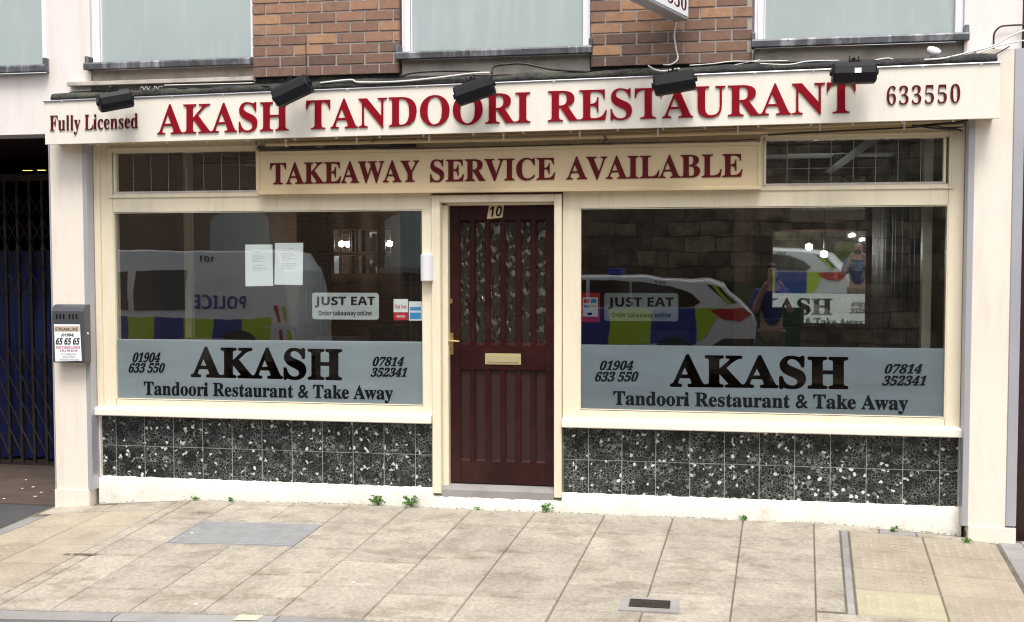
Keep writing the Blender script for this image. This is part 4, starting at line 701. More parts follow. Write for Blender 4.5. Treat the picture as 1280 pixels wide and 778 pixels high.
# brick piers, every brick modelled
def pier(x0, x1):
    b = MB(); b.box(x0+.004, x1-.004, .0045, .28, brz+.004, TOP-.01, mi=1)
    L_, H_, j = .2025, .0645, .0115; z = brz; row = 0
    while z < TOP-.08:
        x = x0-(0 if row % 2 else .107)
        while x < x1-.02:
            a = max(x, x0); c = min(x+L_, x1)
            if c-a > .03:
                jit = random.uniform(-.0018, .0018); low = (z-brz) < .22
                t = random.uniform(.05, .35) if low and random.random() < .8 else random.uniform(.25, 1)
                b.box(a, c, -.002+jit, .05, z+random.uniform(-.0008, .0008), z+H_, tint=t, bev=.0028 if z < 3.9 else 0)
            x += L_+j
        z += H_+j; row += 1
    return b.build('brick_pier', ['brick', 'mortar'], B)
pier(at(316, 60).x, at(498.5, 60).x); pier(at(738.5, 50).x, at(940.5, 50).x)
# upper windows
for i, (a, b) in enumerate(wn):
    w_ = MB(); y0 = .045
    lw = .062 if i else .05; rw = .03 if i in (1,) else .052
    w_.box(a, a+lw, y0, .12, PB-.02, WTOP); w_.box(b-rw, b, y0, .12, PB-.02, WTOP); w_.box(a+lw, b-rw, y0, .12, WTOP-.06, WTOP)
    w_.box(a+lw+.003, a+lw+.012, y0+.012, .12, PB-.01, WTOP-.06); w_.box(a+.022, a+.032, y0-.01, y0+.01, PB-.01, WTOP)
    wo = w_.build('upper_window', 'wframe', B, bevel=.004)
    p = MB(); p.box(a+lw+.012, b-rw, y0+.03, y0+.045, PB-.01, WTOP-.06); p.build('pane', 'upane', wo)
    s = MB()
    prof = [(.05, PB), (-.045, PB-.018), (-.052, PB-.03), (-.05, SB+.004), (-.04, SB-.004), (-.03, SB+.01), (.05, SB+.01)]
    s.prism(prof, 'x', a-.02, b+(.0 if i in (1,) else .02)); 
    s.box(a-.02, a+.006, -.03, .05, SB+.002, PB+.035); 
    if i != 1: s.box(b-.004, b+.022, -.03, .05, SB+.002, PB+.035)
    for q in range(4): s.disc((a+(b-a)*(q+.5)/4+.05, -.055, SB+.04), .006, .01)
    s.build('lead_sill', 'lead', wo, bevel=.004)
# shopfront frame
fb = MB()
def FB(x0, x1, z0, z1, y0=0.0, y1=.10, bev=.004, mb=None): (mb or fb).box(x0, x1, y0, y1, z0, z1, bev=bev)
FB(FX0, XL0, .60, 2.80); FB(XR1, FX1, .60, 2.80)
FB(XL0+.002, -1.992, WT, TB, .002); FB(-1.046, XR1-.002, WT, TB, .002)
FB(XL1, -1.990, .60, WT+.01, .001); FB(-1.048, XR0, .60, WT+.01, .001)
xm0, xm1 = at(320, 210).x, at(955, 210).x
FB(xm0, xm1, TB-.02, 2.80, .012); FB(XL0+.002, xm0-.002, TT, 2.80, .003); FB(xm1+.002, XR1-.002, TT, 2.80, .003)
FB(XL0+.002, -1.992, .60, WB, .002); FB(-1.046, XR1-.002, .60, WB, .002)
# raised beads
def bead(x0, x1, z0, z1, wd=.014, pr=.010):
    for a in ((x0, x1, z1-wd, z1), (x0, x1, z0, z0+wd), (x0, x0+wd, z0+wd, z1-wd), (x1-wd, x1, z0+wd, z1-wd)): FB(*a, -pr, .02, .003)
bead(XL0-.03, xm0+.03, TB-.035, TT+.035); bead(xm1-.03, XR1+.03, TB-.035, TT+.035)
FB(FX0+.002, FX0+.05, .60, 2.80, -.02, .0, .003)
fo = fb.build('shopfront_frame', 'frame', B)
# sills
for a, b, zt in ((-4.623, -1.992, at(130, 508, -.05).z), (-1.046, 1.629, at(1190, 534, -.05).z)):
    g = MB(); zb = .612
    g.prism([(.05, .675), (-.01, .672), (-.05, .664), (-.058, .655), (-.058, zb), (-.05, zb-.006), (-.04, zb), (.0, zb), (.05, zb)], 'x', a, b)
    g.build('window_sill', 'frame2', B, bevel=.003)
# tiled panels
def tiled(x0, x1, first):
    g = MB(); g.box(x0, x1, .0285, .12, .125, .606, mi=1)
    T_ = .236; rows = [(.130, .3673), (.3727, .604)]
    for z0, z1 in rows:
        x = x0+.002; wd = first
        while x < x1-.02:
            e = min(x+wd, x1-.002); g.box(x, e-.0055, .026+random.uniform(-.0006, .0006), .05, z0, z1, bev=.0015); x = x+wd; wd = T_
    return g.build('tiled_panel', ['tile', 'grout'], B)
tiled(-4.603, -1.998, .115); tiled(-1.045, 1.615, .18)
# plinth: uneven painted masonry with a weathered top edge
def plinth(x0, x1, ztop, z0=-.16):
    n = int((x1-x0)/.02); v = []
    for i in range(n+1):
        x = x0+(x1-x0)*i/n
        r1 = .004*math.sin(x*37)+.003*math.sin(x*91+1)+random.uniform(-.0025, .0025)
        for (y, z) in ((.06, ztop), (.022, ztop+r1*.5), (-.006+r1*.4, ztop-.008+r1), (-.014+r1*.3, ztop-.03+r1), (-.018+r1*.5, .03), (-.022, z0)): v.append((x, y, z))
    k = 6; f = [(i*k+j, (i+1)*k+j, (i+1)*k+j+1, i*k+j+1) for i in range(n) for j in range(k-1)]
    g = MB(); g.add(v, f); g.add([v[j] for j in range(k)]+[(x0, .1, ztop), (x0, .1, z0)][:0], [tuple(range(k))]); g.add([v[n*k+j] for j in range(k)], [tuple(range(k))])
    return g.build('plinth', 'plinth', B, smooth=True)
plinth(-4.612, -1.985, .133); plinth(-1.985, -1.05, .085); plinth(-1.05, 1.628, .133)
for a in ((FX0, -4.603), (1.616, 1.63)): g = MB(); g.box(a[0], a[1], .0, .1, .13, .61); g.build('panel_edge', 'plinth', B)
# door casing + step
g = MB()
xd0, xd1 = -1.885, -1.105
def FD(*a, **k): FB(*a, mb=g, **k)
FD(-1.988, -1.925, .10, 2.243, -.022, .14); FD(-1.925, xd0, .10, 2.205, .045, .14); FD(xd1, -1.052, .10, 2.243, -.022, .14)
FD(-1.925, xd1, 2.19, 2.243, -.022, .14); FD(-1.925, xd1, 2.172, 2.191, .045, .14)
g.build('door_casing', 'frame', B)
g = MB(); g.prism([(.30, .155), (.02, .150), (-.005, .128), (-.006, .06), (.30, .06)], 'x', -1.93, -1.105); g.build('doorstep', 'kerb', B, bevel=.006)
# door
dz0, dz1, DY = .157, 2.168, .10
dw = MB()
def dbox(x0, x1, z0, z1, y0=DY, y1=DY+.045, bev=.004): dw.box(x0, x1, y0, y1, z0, z1, bev=bev)
us = [(575, 587), (594, 606), (613, 625), (632, 644), (651, 663), (670, 682)]
slx = [(at(a, 350, DY).x, at(b, 350, DY).x) for a, b in us]
zt, zm = at(630, 275, DY).z, at(630, 432, DY).z; lt, lb = at(630, 463, DY).z, at(630, 578, DY).z
dbox(xd0+.003, slx[0][0], dz0, dz1); dbox(slx[-1][1], xd1-.003, dz0, dz1)
dbox(slx[0][0]-.002, slx[-1][1]+.002, zt, dz1, DY+.001); dbox(slx[0][0]-.002, slx[-1][1]+.002, lt, zm, DY+.001); dbox(slx[0][0]-.002, slx[-1][1]+.002, dz0, lb, DY+.001)
for (a, b), (c, d) in zip(slx, slx[1:]):
    for z0, z1 in ((zm, zt), (lb, lt)):
        dbox(b, c, z0-.01, z1+.01, DY+.004, DY+.044, .008)
for a, b in slx:
    for zz in (zm, lb): dw.prism([(DY+.002, zz-.004), (DY+.002, zz+.001), (DY+.030, zz+.020), (DY+.03, zz-.004)], 'x', a, b)
    dw.prism([(DY+.002, zt+.004), (DY+.002, zt), (DY+.03, zt-.02), (DY+.03, zt+.004)], 'x', a, b)
do = dw.build('door', 'door', B)
for a, b in slx:
    g = MB(); g.add([(a-.004, DY+.028, zm), (b+.004, DY+.028, zm), (b+.004, DY+.028, zt), (a-.004, DY+.028, zt)], [(0, 1, 2, 3)]); g.build('glass_strip', 'doorglass', do)
    g = MB(); g.box(a-.004, b+.004, DY+.022, DY+.036, lb-.004, lt+.004); g.build('lower_panel', 'maroon', do)
lx0, lx1, lz0, lz1 = at(605.5, 0, DY).x, at(651, 0, DY).x, at(630, 456, DY).z, at(630, 442, DY).z
g = MB(); g.box(lx0, lx1, DY-.008, DY+.002, lz0, lz1, bev=.003); g.box(lx0+.014, lx1-.014, DY-.013, DY-.006, lz0+.016, lz1-.014, bev=.003); g.build('letterbox', 'brasslite', do)
hx, hz0, hz1 = at(563.5, 430, DY).x, at(563, 443.5, DY).z, at(563, 416, DY).z
g = MB(); g.box(hx-.02, hx+.02, DY-.007, DY, hz0, hz1, bev=.003); hz = at(563, 426, DY).z
g.disc((hx, DY-.045, hz), .009, .04); g.tube([(hx-.004, DY-.045, hz), (hx+.03, DY-.05, hz+.002), (hx+.075, DY-.047, hz-.002)], [.009, .0075, .006], 10)
g.build('door_handle', 'brass', do)
g = MB(); g.disc((hx, DY-.009, hz-.06), .004, .003); g.box(hx-.002, hx+.002, DY-.0085, DY-.006, hz-.072, hz-.06); g.build('keyhole', 'ink', do)
lc = at(563, 377, DY); g = MB(); g.disc((lc.x, DY-.012, lc.z), .016, .012, r2=.02); g.build('cylinder_lock', 'brass', do)
g = MB(); g.box(lc.x-.002, lc.x+.002, DY-.0135, DY-.0115, lc.z-.006, lc.z+.006); g.build('lock_keyway', 'ink', do)
# pillars
def pil(x0, x1, ztop, skz, gz0, sk0, sk1):
    g = MB(); g.box(x0, x1, -.10, .28, skz-.002, ztop, bev=.003); g.build('pillar', 'pillar', B)
    g = MB(); g.box(sk0, sk1, -.112, .1, gz0-.06, skz, bev=.004); g.build('pillar_base', 'pillar', B)
zsk = at(90, 612, -.1).z; zskr = at(1240, 659, -.1).z
pil(-4.915, -4.648, 2.93, zsk, -.10, -4.925, -4.638); pil(1.649, 1.884, at(1255, 61, -.1).z, zskr, -.09, 1.652, 1.947)
for x0, x1, zz, zt_ in ((-4.648, -4.612, zsk, 2.93), (-4.925, -4.9152, zsk, 2.93), (1.613, 1.6488, zskr, 3.0), (1.8842, 1.947, at(1265, 658, -.1).z, at(1268, 61, -.1).z)):
    g = MB(); g.box(x0, x1, -.104 if x1-x0 < .05 else -.108, .0, zz, zt_, bev=.002); g.build('metal_trim', 'alu', B)
# shop windows and transoms (panes; beads belong to the frame)
def pane(name, x0, x1, z0, z1, leads=0):
    g = MB(); t = .012
    i = .004
    for a in ((x0-.004, x1+.004, z1-i, z1+t), (x0-.004, x1+.004, z0-t, z0+i), (x0-t, x0+i, z0+i, z1-i), (x1-i, x1+t, z0+i, z1-i)): g.box(a[0], a[1], .006, .055, a[2], a[3])
    o = g.build(name, 'frame', B)
    g = MB(); g.add([(x0-.003, GY, z0-.003), (x1+.003, GY, z0-.003), (x1+.003, GY, z1+.003), (x0-.003, GY, z1+.003)], [(0, 1, 2, 3)]); g.build('pane', 'glass', o)
    if leads:
        g = MB()
        for k in range(1, leads): x = x0+(x1-x0)*k/leads; g.box(x-.002, x+.002, GY-.004, GY-.001, z0, z1)
        g.build('lead_strips', 'darklead', o)
        g = MB(); g.prism([(.055, z0), (.03, z0+.004), (.006, z0+.014), (.004, z0-.004), (.055, z0-.004)], 'x', x0, x1); g.build('putty_strip', 'lead' if 0 else 'grimy', o)
        g = MB()
        for k in range(40):
            x = x0+(x1-x0)*(k+.5)/40; g.box(x-(x1-x0)/80, x+(x1-x0)/80, .008, .02, z1-random.uniform(.002, .012), z1+.004)
        g.build('peeling_edge', 'grimy', o)
    return o
pane('shop_window', XL0, XL1, WB, WT); pane('shop_window', XR0, XR1, WB, WT)
pane('transom_window', at(143, 215).x, at(320, 215).x, TB, TT, 8)
pane('transom_window', at(957, 205).x, XR1-.03, TB, TT, 8)
# room behind
RY1 = 4.6; RZ0, RZ1 = .16, 2.72
g = MB(); g.box(-4.85, -4.62, .10, RY1+.2, -.2, 3.0); g.box(1.62, 1.9, .10, RY1+.2, -.2, 3.0); g.box(-4.62, 1.62, RY1, RY1+.2, -.2, 3.0); g.build('interior_wall', 'inwall', B)
g = MB(); g.box(-4.62, 1.62, .10, RY1, RZ1, RZ1+.2); g.build('interior_ceiling', 'ceil', B)
g = MB(); g.box(-4.62, 1.62, .13, RY1, -.2, RZ0); g.build('interior_floor', 'carpet', B)
g = MB(); g.box(FX0, -1.93, .12, .20, RZ0, .62); g.box(-1.105, FX1, .12, .20, RZ0, .62); g.build('interior_stallriser', 'inwall', B)
for x in (-3.9, -2.9, -1.9, -.9, .1, 1.1):
    g = MB(); g.box(x-.05, x+.05, .12, RY1-.01, RZ1-.09, RZ1-.001); g.build('ceiling_beam', 'beam', B)
for y in (1.6, 3.1):
    g = MB(); g.box(-4.61, 1.61, y-.05, y+.05, RZ1-.088, RZ1-.002); g.build('ceiling_beam', 'beam', B)
# roof slab and rear, so that the street side reads as a solid building
g = MB(); g.box(-9.5, 1.955, .28, 8, TOP-.2, TOP); g.box(-9.5, 1.955, .285, 8, RZ1+.21, RZ1+.3); g.box(-9.5, 1.955, 8, 8.2, -.2, TOP); g.box(1.905, 1.955, .285, 8, -.2, RZ1+.2); g.build('rear_structure', 'render', B)
# passage walls
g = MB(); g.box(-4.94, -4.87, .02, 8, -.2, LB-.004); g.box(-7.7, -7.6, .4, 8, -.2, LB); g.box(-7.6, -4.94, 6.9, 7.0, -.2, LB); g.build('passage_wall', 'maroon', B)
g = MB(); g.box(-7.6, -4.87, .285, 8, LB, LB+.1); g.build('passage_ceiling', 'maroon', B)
# projecting ledge and felt roof over the fascia
FYF = -.27
fa = [at(55, 127.5, FYF), at(1250.5, 79, FYF), at(1250.5, 148, FYF), at(56.5, 181, FYF)]
fa = [(p.x, p.z) for p in fa]
def ftop(x): return fa[0][1]+(fa[1][1]-fa[0][1])*(x-fa[0][0])/(fa[1][0]-fa[0][0])
n = 90; x0, x1 = fa[0][0]+.06, fa[1][0]-.02; v = []; 
for i in range(n+1):
    x = x0+(x1-x0)*i/n; r1 = random.uniform(-.006, .006)+.006*math.sin(x*9)
    zt0 = ftop(x)+.004
    hb = min(3.11, ftop(x)+.12)+.01*math.sin(x*2.3+1)
    for y, z in ((-.27, zt0), (-.285, zt0+.018), (-.27, zt0+.046+r1), (-.235, zt0+.058+r1), (-.20, zt0+.042+r1), (-.1, zt0+.062+r1*2), (.0, hb-.02+r1), (.045, hb)): v.append((x, y, z))
k = 8; f = [(i*k+j, (i+1)*k+j, (i+1)*k+j+1, i*k+j+1) for i in range(n) for j in range(k-1)]
g = MB(); g.add(v, f); g.add(v[:k], [tuple(range(k))]); g.add(v[-k:], [tuple(range(k))])
g.build('felt_roof_edge', 'felt', B, smooth=True)
g = MB(); pA, pB = at(84, 108, -.03), at(316, 99, -.03)
g.box(pA.x, pB.x, -.04, .06, pA.z-.002, pA.z+.03, bev=.004); g.build('concrete_ledge', 'grimy', B)
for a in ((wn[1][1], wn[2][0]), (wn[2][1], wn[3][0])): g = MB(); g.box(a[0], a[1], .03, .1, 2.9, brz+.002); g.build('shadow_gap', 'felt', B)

# neighbour at the right
NB = thing('neighbouring_building', (4, .1, 0), 'dark maroon shopfront edge of the neighbouring building at far right', 'building')
g = MB(); g.box(1.96, 6, .05, .3, 3.30, 6.4); g.box(1.96, 2.1, .12, .3, -.2, 3.3); g.box(4.6, 6, .12, .3, -.2, 3.3); g.box(2.1, 4.6, .12, .3, -.2, .6); g.build('wall', 'maroon', NB)
g = MB(); g.box(2.1, 4.6, .15, .2, .6, 2.6); g.build('window', 'carglass', NB)
g = MB(); g.box(1.96, 6, -.02, .12, 2.62, 3.28); g.build('fascia', 'maroon', NB)

# ================================================================== SIGNS
F = thing('shop_sign', (-1.5, FYF, 2.85), 'long cream fascia board with raised red AKASH TANDOORI RESTAURANT lettering', 'sign')
g = MB(); g.hexa(fa, FYF, FYF+.018); g.build('sign_panel', 'fascia', F, bevel=.002)
g = MB(); zb0 = fa[3][1]+.012; zb1 = fa[2][1]+.012
g.hexa([(fa[0][0]+.01, fa[0][1]-.01), (fa[1][0]-.01, fa[1][1]-.01), (fa[2][0]-.01, zb1), (fa[3][0]+.01, zb0)], FYF+.02, .0); g.build('sign_box', 'board', F)
g = MB(); g.tube([(fa[0][0]-.004, FYF-.006, fa[0][1]+.003), (fa[1][0]+.004, FYF-.006, fa[1][1]+.003)], .006, 6); g.build('edge_wire', 'alu', F)
TY = FYF-.001
for wd, q in (('AKASH', [(197, 131), (361, 126.5), (361, 163.8), (197, 169)]), ('TANDOORI', [(383, 125.3), (663, 114.6), (663, 154), (383, 162.7)]), ('RESTAURANT', [(685, 113.5), (1069.5, 101.5), (1069.5, 142), (685, 153.2)])):
    text('raised_lettering', wd, q, TY, 'red', F, depth=.009)
text('raised_lettering', 'Fully Licensed', [(62.6, 144.6), (172.7, 141.6), (172.7, 166), (62.6, 169.4)], TY, 'darkred', F, depth=.008, offset=.012)
text('raised_lettering', '633550', [(1108.5, 108), (1200, 105), (1200, 128.5), (1108.5, 131.5)], TY, 'darkred', F, depth=.008, offset=.014, spacing=1.12)
for u_ in (77, 215, 279, 434, 521, 692, 780, 944, 1017, 1153, 1227):
    v_ = 127.5+(79-127.5)*(u_-55)/1195; p = at(u_, v_-.5, FYF-.01); g = MB(); g.disc((p.x, p.y, p.z), .008, .014, k=10); g.build('white_stud', 'stud', F)
for u_ in (122, 166, 208, 258, 309, 368, 420, 474, 529, 591, 654, 713, 772, 829, 881, 948, 1014, 1066, 1128, 1192):
    v_ = 181+(148-181)*(u_-56)/1194; p = at(u_, v_+1.5, FYF+.03); g = MB(); g.disc((p.x, p.y, p.z), .008, .014, k=10); g.build('white_stud', 'stud', F)

BY = -.075
W = thing('takeaway_sign', (-1.5, BY, 2.4), 'smaller cream board above the door with dark red TAKEAWAY SERVICE AVAILABLE lettering', 'sign')
q = pxq([(321, 190), (951.5, 177.5), (951.5, 237), (321, 243.5)], BY)
g = MB(); g.hexa(q, BY, .0); g.build('sign_board', 'board', W, bevel=.003)
g = MB(); d = .022
(ax, az), (bx, bz), (cx_, cz), (dx, dz_) = q
for fr_ in ([(ax, az), (bx, bz), (bx, bz-d), (ax, az-d)], [(dx, dz_+d), (cx_, cz+d), (cx_, cz), (dx, dz_)], [(ax, az-d), (ax+d, az-d), (dx+d, dz_+d), (dx, dz_+d)], [(bx-d, bz-d), (bx, bz-d), (cx_, cz+d), (cx_-d, cz+d)]):
    g.hexa(fr_, BY-.008, BY+.002)
g.build('board_edging', 'board', W, bevel=.002)
for wd, q in (('TAKEAWAY', [(338, 203.8), (524, 200.3), (524, 227.6), (338, 231)]), ('SERVICE', [(538, 199.8), (694, 197), (694, 225), (538, 228)]), ('AVAILABLE', [(708, 196.4), (928, 192), (928, 221.6), (708, 225)])):
    text('raised_lettering', wd, q, BY-.001, 'darkred', W, depth=.006, thick=.001)
# timber strips and conduit in the shade under the fascia
U = thing('conduit', (-1.2, -.1, 2.66), 'long pale conduit pipe fixed under the fascia board above the takeaway sign', 'pipe')
pts = [at(332, 181, -.12), at(640, 174.5, -.12), at(960, 165, -.12), at(1205, 156, -.12)]
g = MB(); g.tube(pts, .013, 8); g.tube([p+Vector((0, .03, .035)) for p in pts], .008, 6); g.build('pipe', 'board', U)
for k in range(9):
    p = pts[0].lerp(pts[-1], (k+.3)/9); g = MB(); g.box(p.x-.006, p.x+.006, -.14, -.10, p.z-.018, p.z+.03); g.build('clip', 'stud', U)
g = MB(); g.box(at(323, 186, -.03).x, at(520, 186, -.03).x, -.05, -.012, at(323, 189, -.03).z+.01, at(323, 184.5, -.03).z+.01)
tag(g.build('metal_channel', 'lead', org=(at(323, 186).x, -.03, 2.6)), 'thin dark metal channel above the left end of the takeaway sign', 'metal strip')

# number plate on the door
NP = thing('number_plate', (-1.56, DY, 2.1), 'small skewed cream number 10 sticker at the top of the maroon door', 'number plate')
g = MB(); g.hexa(pxq([(611.5, 256.5), (630, 255.5), (628, 272), (608.5, 274)], DY-.002), DY-.003, DY-.0005); g.build('plate', 'board', NP)
text('digits', '10', [(612.5, 258), (628.5, 257.2), (626.5, 270.5), (611, 271.6)], DY-.0035, 'ink', NP, style='sans', depth=.001)

# ================================================================== FROSTED BANDS AND STICKERS
VY = GY-.003
def band(quad, big, bigq, small, label):
    q = pxq(quad, VY); t = thing('frosted_band', ((q[0][0]+q[1][0])/2, VY, q[3][1]), label, 'window film')
    vs, fs = text_polys(big, 'serif', res=2); p2 = fitq(vs, pxq(bigq, VY)); p2, fs = thicken(p2, fs, .0085)
    vv = [Vector(p) for p in q]+p2; ff = [[0, 1, 2, 3]]+[[i+4 for i in f] for f in fs]
    r_ = geometry.delaunay_2d_cdt(vv, [], ff, 0, 1e-6); inside = covered(r_[0], r_[2], p2, fs)
    g = MB(); g.add([(p[0], VY, p[1]) for p in r_[0]], [list(f) for f, k in zip(r_[2], inside) if not k]); g.build('frosted_film', 'vinyl', t)
    tri = [list(f) for f, k in zip(r_[2], inside) if k]; par = {}
    def root(i):
        while par.setdefault(i, i) != i: i = par[i]
        return i
    for f in tri:
        for i in f[1:]: par[root(i)] = root(f[0])
    for ro in sorted({root(f[0]) for f in tri}, key=lambda i: r_[0][i][0]):
        g = MB(); g.add([(p[0], VY+.0005, p[1]) for p in r_[0]], [f for f in tri if root(f[0]) == ro]); o = g.build('letter', 'smoke', t)
        bm = bmesh.new(); bm.from_mesh(o.data); bmesh.ops.delete(bm, geom=[q for q in bm.verts if not q.link_faces], context='VERTS'); bm.to_mesh(o.data); bm.free()
    for bd, qq, sh in small: text('small_lettering', bd, qq, VY-.0008, 'ink', t, depth=.0006, shear=sh, thick=.0022)
def smoke():
    m, nt, n, l, b = nodes('dark_clear_letters'); n.remove(b); out = n['Material Output']
    tr = n.new('ShaderNodeBsdfTransparent'); tr.inputs[0].default_value = (.5, .46, .44, 1); l.new(tr.outputs[0], out.inputs[0]); return m
M['smoke'] = smoke()
band([(140, 423.8), (531, 427.3), (531, 509), (140, 500)], 'AKASH', [(239.5, 434.5), (426.5, 437), (426.5, 475.5), (239.5, 471.5)],
     [('01904', boxq(166, 441, 200.5, 453), .35), ('633 550', boxq(161, 454.2, 206, 466), .35), ('07814', boxq(466, 446.5, 505, 457.8), .35), ('352341', boxq(463.5, 460, 509, 471), .35),
      ('Tandoori Restaurant & Take Away', [(180, 477), (491, 483), (491, 504.5), (180, 498.5)], 0)], 'frosted band with AKASH lettering across the bottom of the left shop window')
band([(722, 430.8), (1187, 436), (1187, 525), (722, 515)], 'AKASH', [(838.5, 444), (1059, 447), (1059, 486.5), (838.5, 483.5)],
     [('01904', boxq(750, 451.2, 792, 462.7), .35), ('633 550', boxq(744, 465, 798, 477), .35), ('07814', boxq(1106, 455.5, 1153, 467), .35), ('352341', boxq(1103, 470, 1158, 482), .35),
      ('Tandoori Restaurant & Take Away', [(767, 489), (1135, 495), (1135, 518), (767, 511)], 0)], 'frosted band with AKASH lettering across the bottom of the right shop window')
def rrect(x0, x1, z0, z1, r, k=5):
    p = []
    for cx, cz, a0 in ((x1-r, z1-r, 0), (x0+r, z1-r, 90), (x0+r, z0+r, 180), (x1-r, z0+r, 270)):
        for i in range(k+1): a = R(a0+90*i/k); p.append((cx+r*math.cos(a), cz+r*math.sin(a)))
    return p
def flat(name, box_, Y, mt, parent, th=.0006, r=0, quad=None):
    q = pxq(quad or boxq(*box_), Y); g = MB()
    if r: g.prism(rrect(q[0][0], q[1][0], q[2][1], q[0][1], r), 'y', Y, Y+th)
    else: g.hexa(q, Y, Y+th)
    return g.build(name, mt, parent)
SY = GY+.008
for (x0, y0, x1, y1), a, b, lab in (((390, 366, 473.5, 400), boxq(393.6, 371, 468.7, 384.5), boxq(398, 388.3, 464.6, 396.5), 'grey rounded JUST EAT sticker in the left shop window'),
                                ((755.5, 366.4, 848, 402), boxq(760, 372, 842, 386.5), boxq(764.5, 390.5, 838.5, 399), 'grey rounded JUST EAT sticker in the right shop window')):
    t = thing('window_sticker', (at((x0+x1)/2, y1, SY).x, SY, at(x0, y1, SY).z), lab, 'sticker', 'grey takeaway ordering stickers')
    flat('sticker_film', (x0, y0, x1, y1), SY, 'eatvinyl', t, r=.02)
    text('lettering', 'JUST EAT', a, SY-.001, 'ink', t, style='sans', depth=.0006, thick=.001)
    text('lettering', 'Order takeaway online', b, SY-.001, 'ink', t, style='sans', depth=.0006)
# papers
for (x0, y0, x1, y1), lab, quad in (((306.5, 306, 341, 358), 'left sheet of printed white paper taped inside the left shop window', [(306.5, 306), (340.5, 305.8), (341.5, 357.6), (306.8, 358.2)]),
                              ((343.5, 304, 379, 356.5), 'right sheet of printed white paper taped inside the left shop window', [(343.8, 304), (379, 303.7), (378.3, 356.6), (343, 356)])):
    t = thing('paper_notice', (at((x0+x1)/2, y1, SY).x, SY, at(x0, y1, SY).z), lab, 'notice', 'paper notices in the left window')
    flat('sheet', None, SY, 'paper', t, quad=quad)
    g = MB(); 
    xa, xb = at(x0+5, 0, SY).x, at(x1-5, 0, SY).x
    for k in range(13):
        if k in (2, 8): continue
        zz = at(x0, y0+7+k*2.1, SY).z; ln = random.uniform(.5, 1) if k else .4
        st = xa if k else xa+.06
        g.box(st, st+(xb-xa)*ln*(.75 if k else .6), SY-.0009, SY-.0003, zz, zz+.0024)
    g.build('printed_lines', 'inkgrey', t)
# membership and card stickers
t = thing('window_sticker', (at(500, 401, SY).x, SY, at(500, 401, SY).z), 'small white and red membership sticker in the left window near the door', 'sticker')
flat('white_part', (492, 374, 510, 390.5), SY, 'paper', t); flat('red_part', (492, 390.8, 510, 400.5), SY, 'stred', t)
text('lettering', 'Visit York', boxq(493.5, 381, 508.5, 386), SY-.001, 'stred', t, depth=.0005); text('lettering', 'Member', boxq(496, 393.5, 506.5, 397.3), SY-.001, 'paper', t, style='sans', depth=.0005)
t = thing('window_sticker', (at(519, 401, SY).x, SY, at(519, 401, SY).z), 'small blue and white payment card sticker in the left window beside the door', 'sticker')
flat('white_part', (511, 377, 527.3, 401), SY, 'paper', t)
for bx_ in ((512.5, 384, 526, 388.3), (512.5, 391, 526, 399)): flat('blue_panel', bx_, SY-.001, 'stblue', t)
text('lettering', 'CARDS', boxq(514, 393, 524.5, 396.5), SY-.002, 'paper', t, style='sans', depth=.0005) if 0 else None
t = thing('window_sticker', (at(738, 403, SY).x, SY, at(738, 403, SY).z), 'red payment card sticker in the left edge of the right window', 'sticker')
flat('red_part', (726.5, 366, 750, 403), SY, 'stred', t); flat('white_part', (728.5, 372, 747.5, 396), SY-.001, 'paper', t)
for a, mt in (((730, 374, 737, 379), 'stred'), ((738.7, 374, 745.5, 379), 'stblue'), ((730, 381.5, 737, 385), 'stblue'), ((738.7, 381.5, 745.5, 385), 'beige'), ((734, 391, 740, 394), 'ink')): flat('card_mark', a, SY-.002, mt, t)

# ================================================================== WALL-MOUNTED THINGS
# white sounder box on the door post
p0 = at(529.5, 335, -.03)
t = thing('alarm_box', (p0.x, 0, p0.z), 'rounded white plastic alarm box on the frame left of the maroon door', 'alarm box')
xa, xb = at(522.5, 0, -.05).x, at(539.5, 0, -.05).x; za, zb = at(530, 351.5, -.05).z, at(530, 318.5, -.05).z
g = MB(); prof = [(xa+(xb-xa)*(.5-.5*math.cos(a*PI/12)), -.004-.062*math.sin(a*PI/12)) for a in range(13)]
g.prism([(x, y) for x, y in prof], 'z', za, zb); g.build('cover', 'whitepl', t, bevel=.004)
g = MB(); g.box(xa+.004, xb-.004, -.006, .002, za-.004, zb+.004); g.build('backplate', 'whitepl', t)
# taxi phone box
p0 = at(88, 455, -.16)
t = thing('taxi_phone_box', (p0.x, -.1, p0.z), 'dark grey metal taxi phone box with a printed white label on the left pillar', 'phone box')
xa, xb = at(65, 0, -.2).x, at(108.5, 0, -.2).x; za, zb = at(88, 454.5, -.2).z, at(88, 381, -.2).z
xa, xb = at(65, 420, -.2).x, at(103, 420, -.2).x
g = MB()
prof = [(-.10, za), (-.195, za+.004), (-.20, za+.02), (-.20, zb-.05), (-.19, zb-.02), (-.165, zb-.003), (-.15, zb), (-.10, zb)]
g.prism(prof, 'x', xa, xb+.012); g.build('casing', 'boxgrey', t, bevel=.008)
for k in range(3):
    for c in (71, 87):
        g = MB(); p = at(c+k*4.3, 395.5, -.2); g.box(p.x-.006, p.x+.006, -.2025, -.199, p.z-.02, p.z+.016, bev=.001); g.build('vent_slot', 'ink', t)
g = MB(); q = pxq([(67.5, 405.5), (99.8, 405.8), (102.2, 451.3), (69.2, 452)], -.2015); g.hexa(q, -.2022, -.2002); g.build('label', 'paper', t)
g = MB(); q = pxq([(67.7, 407.5), (99.6, 407.5), (99.9, 415), (68, 415)], -.203); g.hexa(q, -.2028, -.2021); g.build('label_header', 'beige', t)
LY = -.2035
text('lettering', 'STREAMLINE', boxq(69, 409.6, 97, 413.6), LY, 'rust', t, style='sans', depth=.0005)
text('lettering', '(01904)', boxq(76.5, 417, 92.5, 421.8), LY, 'ink', t, style='sans', depth=.0005, shear=.25)
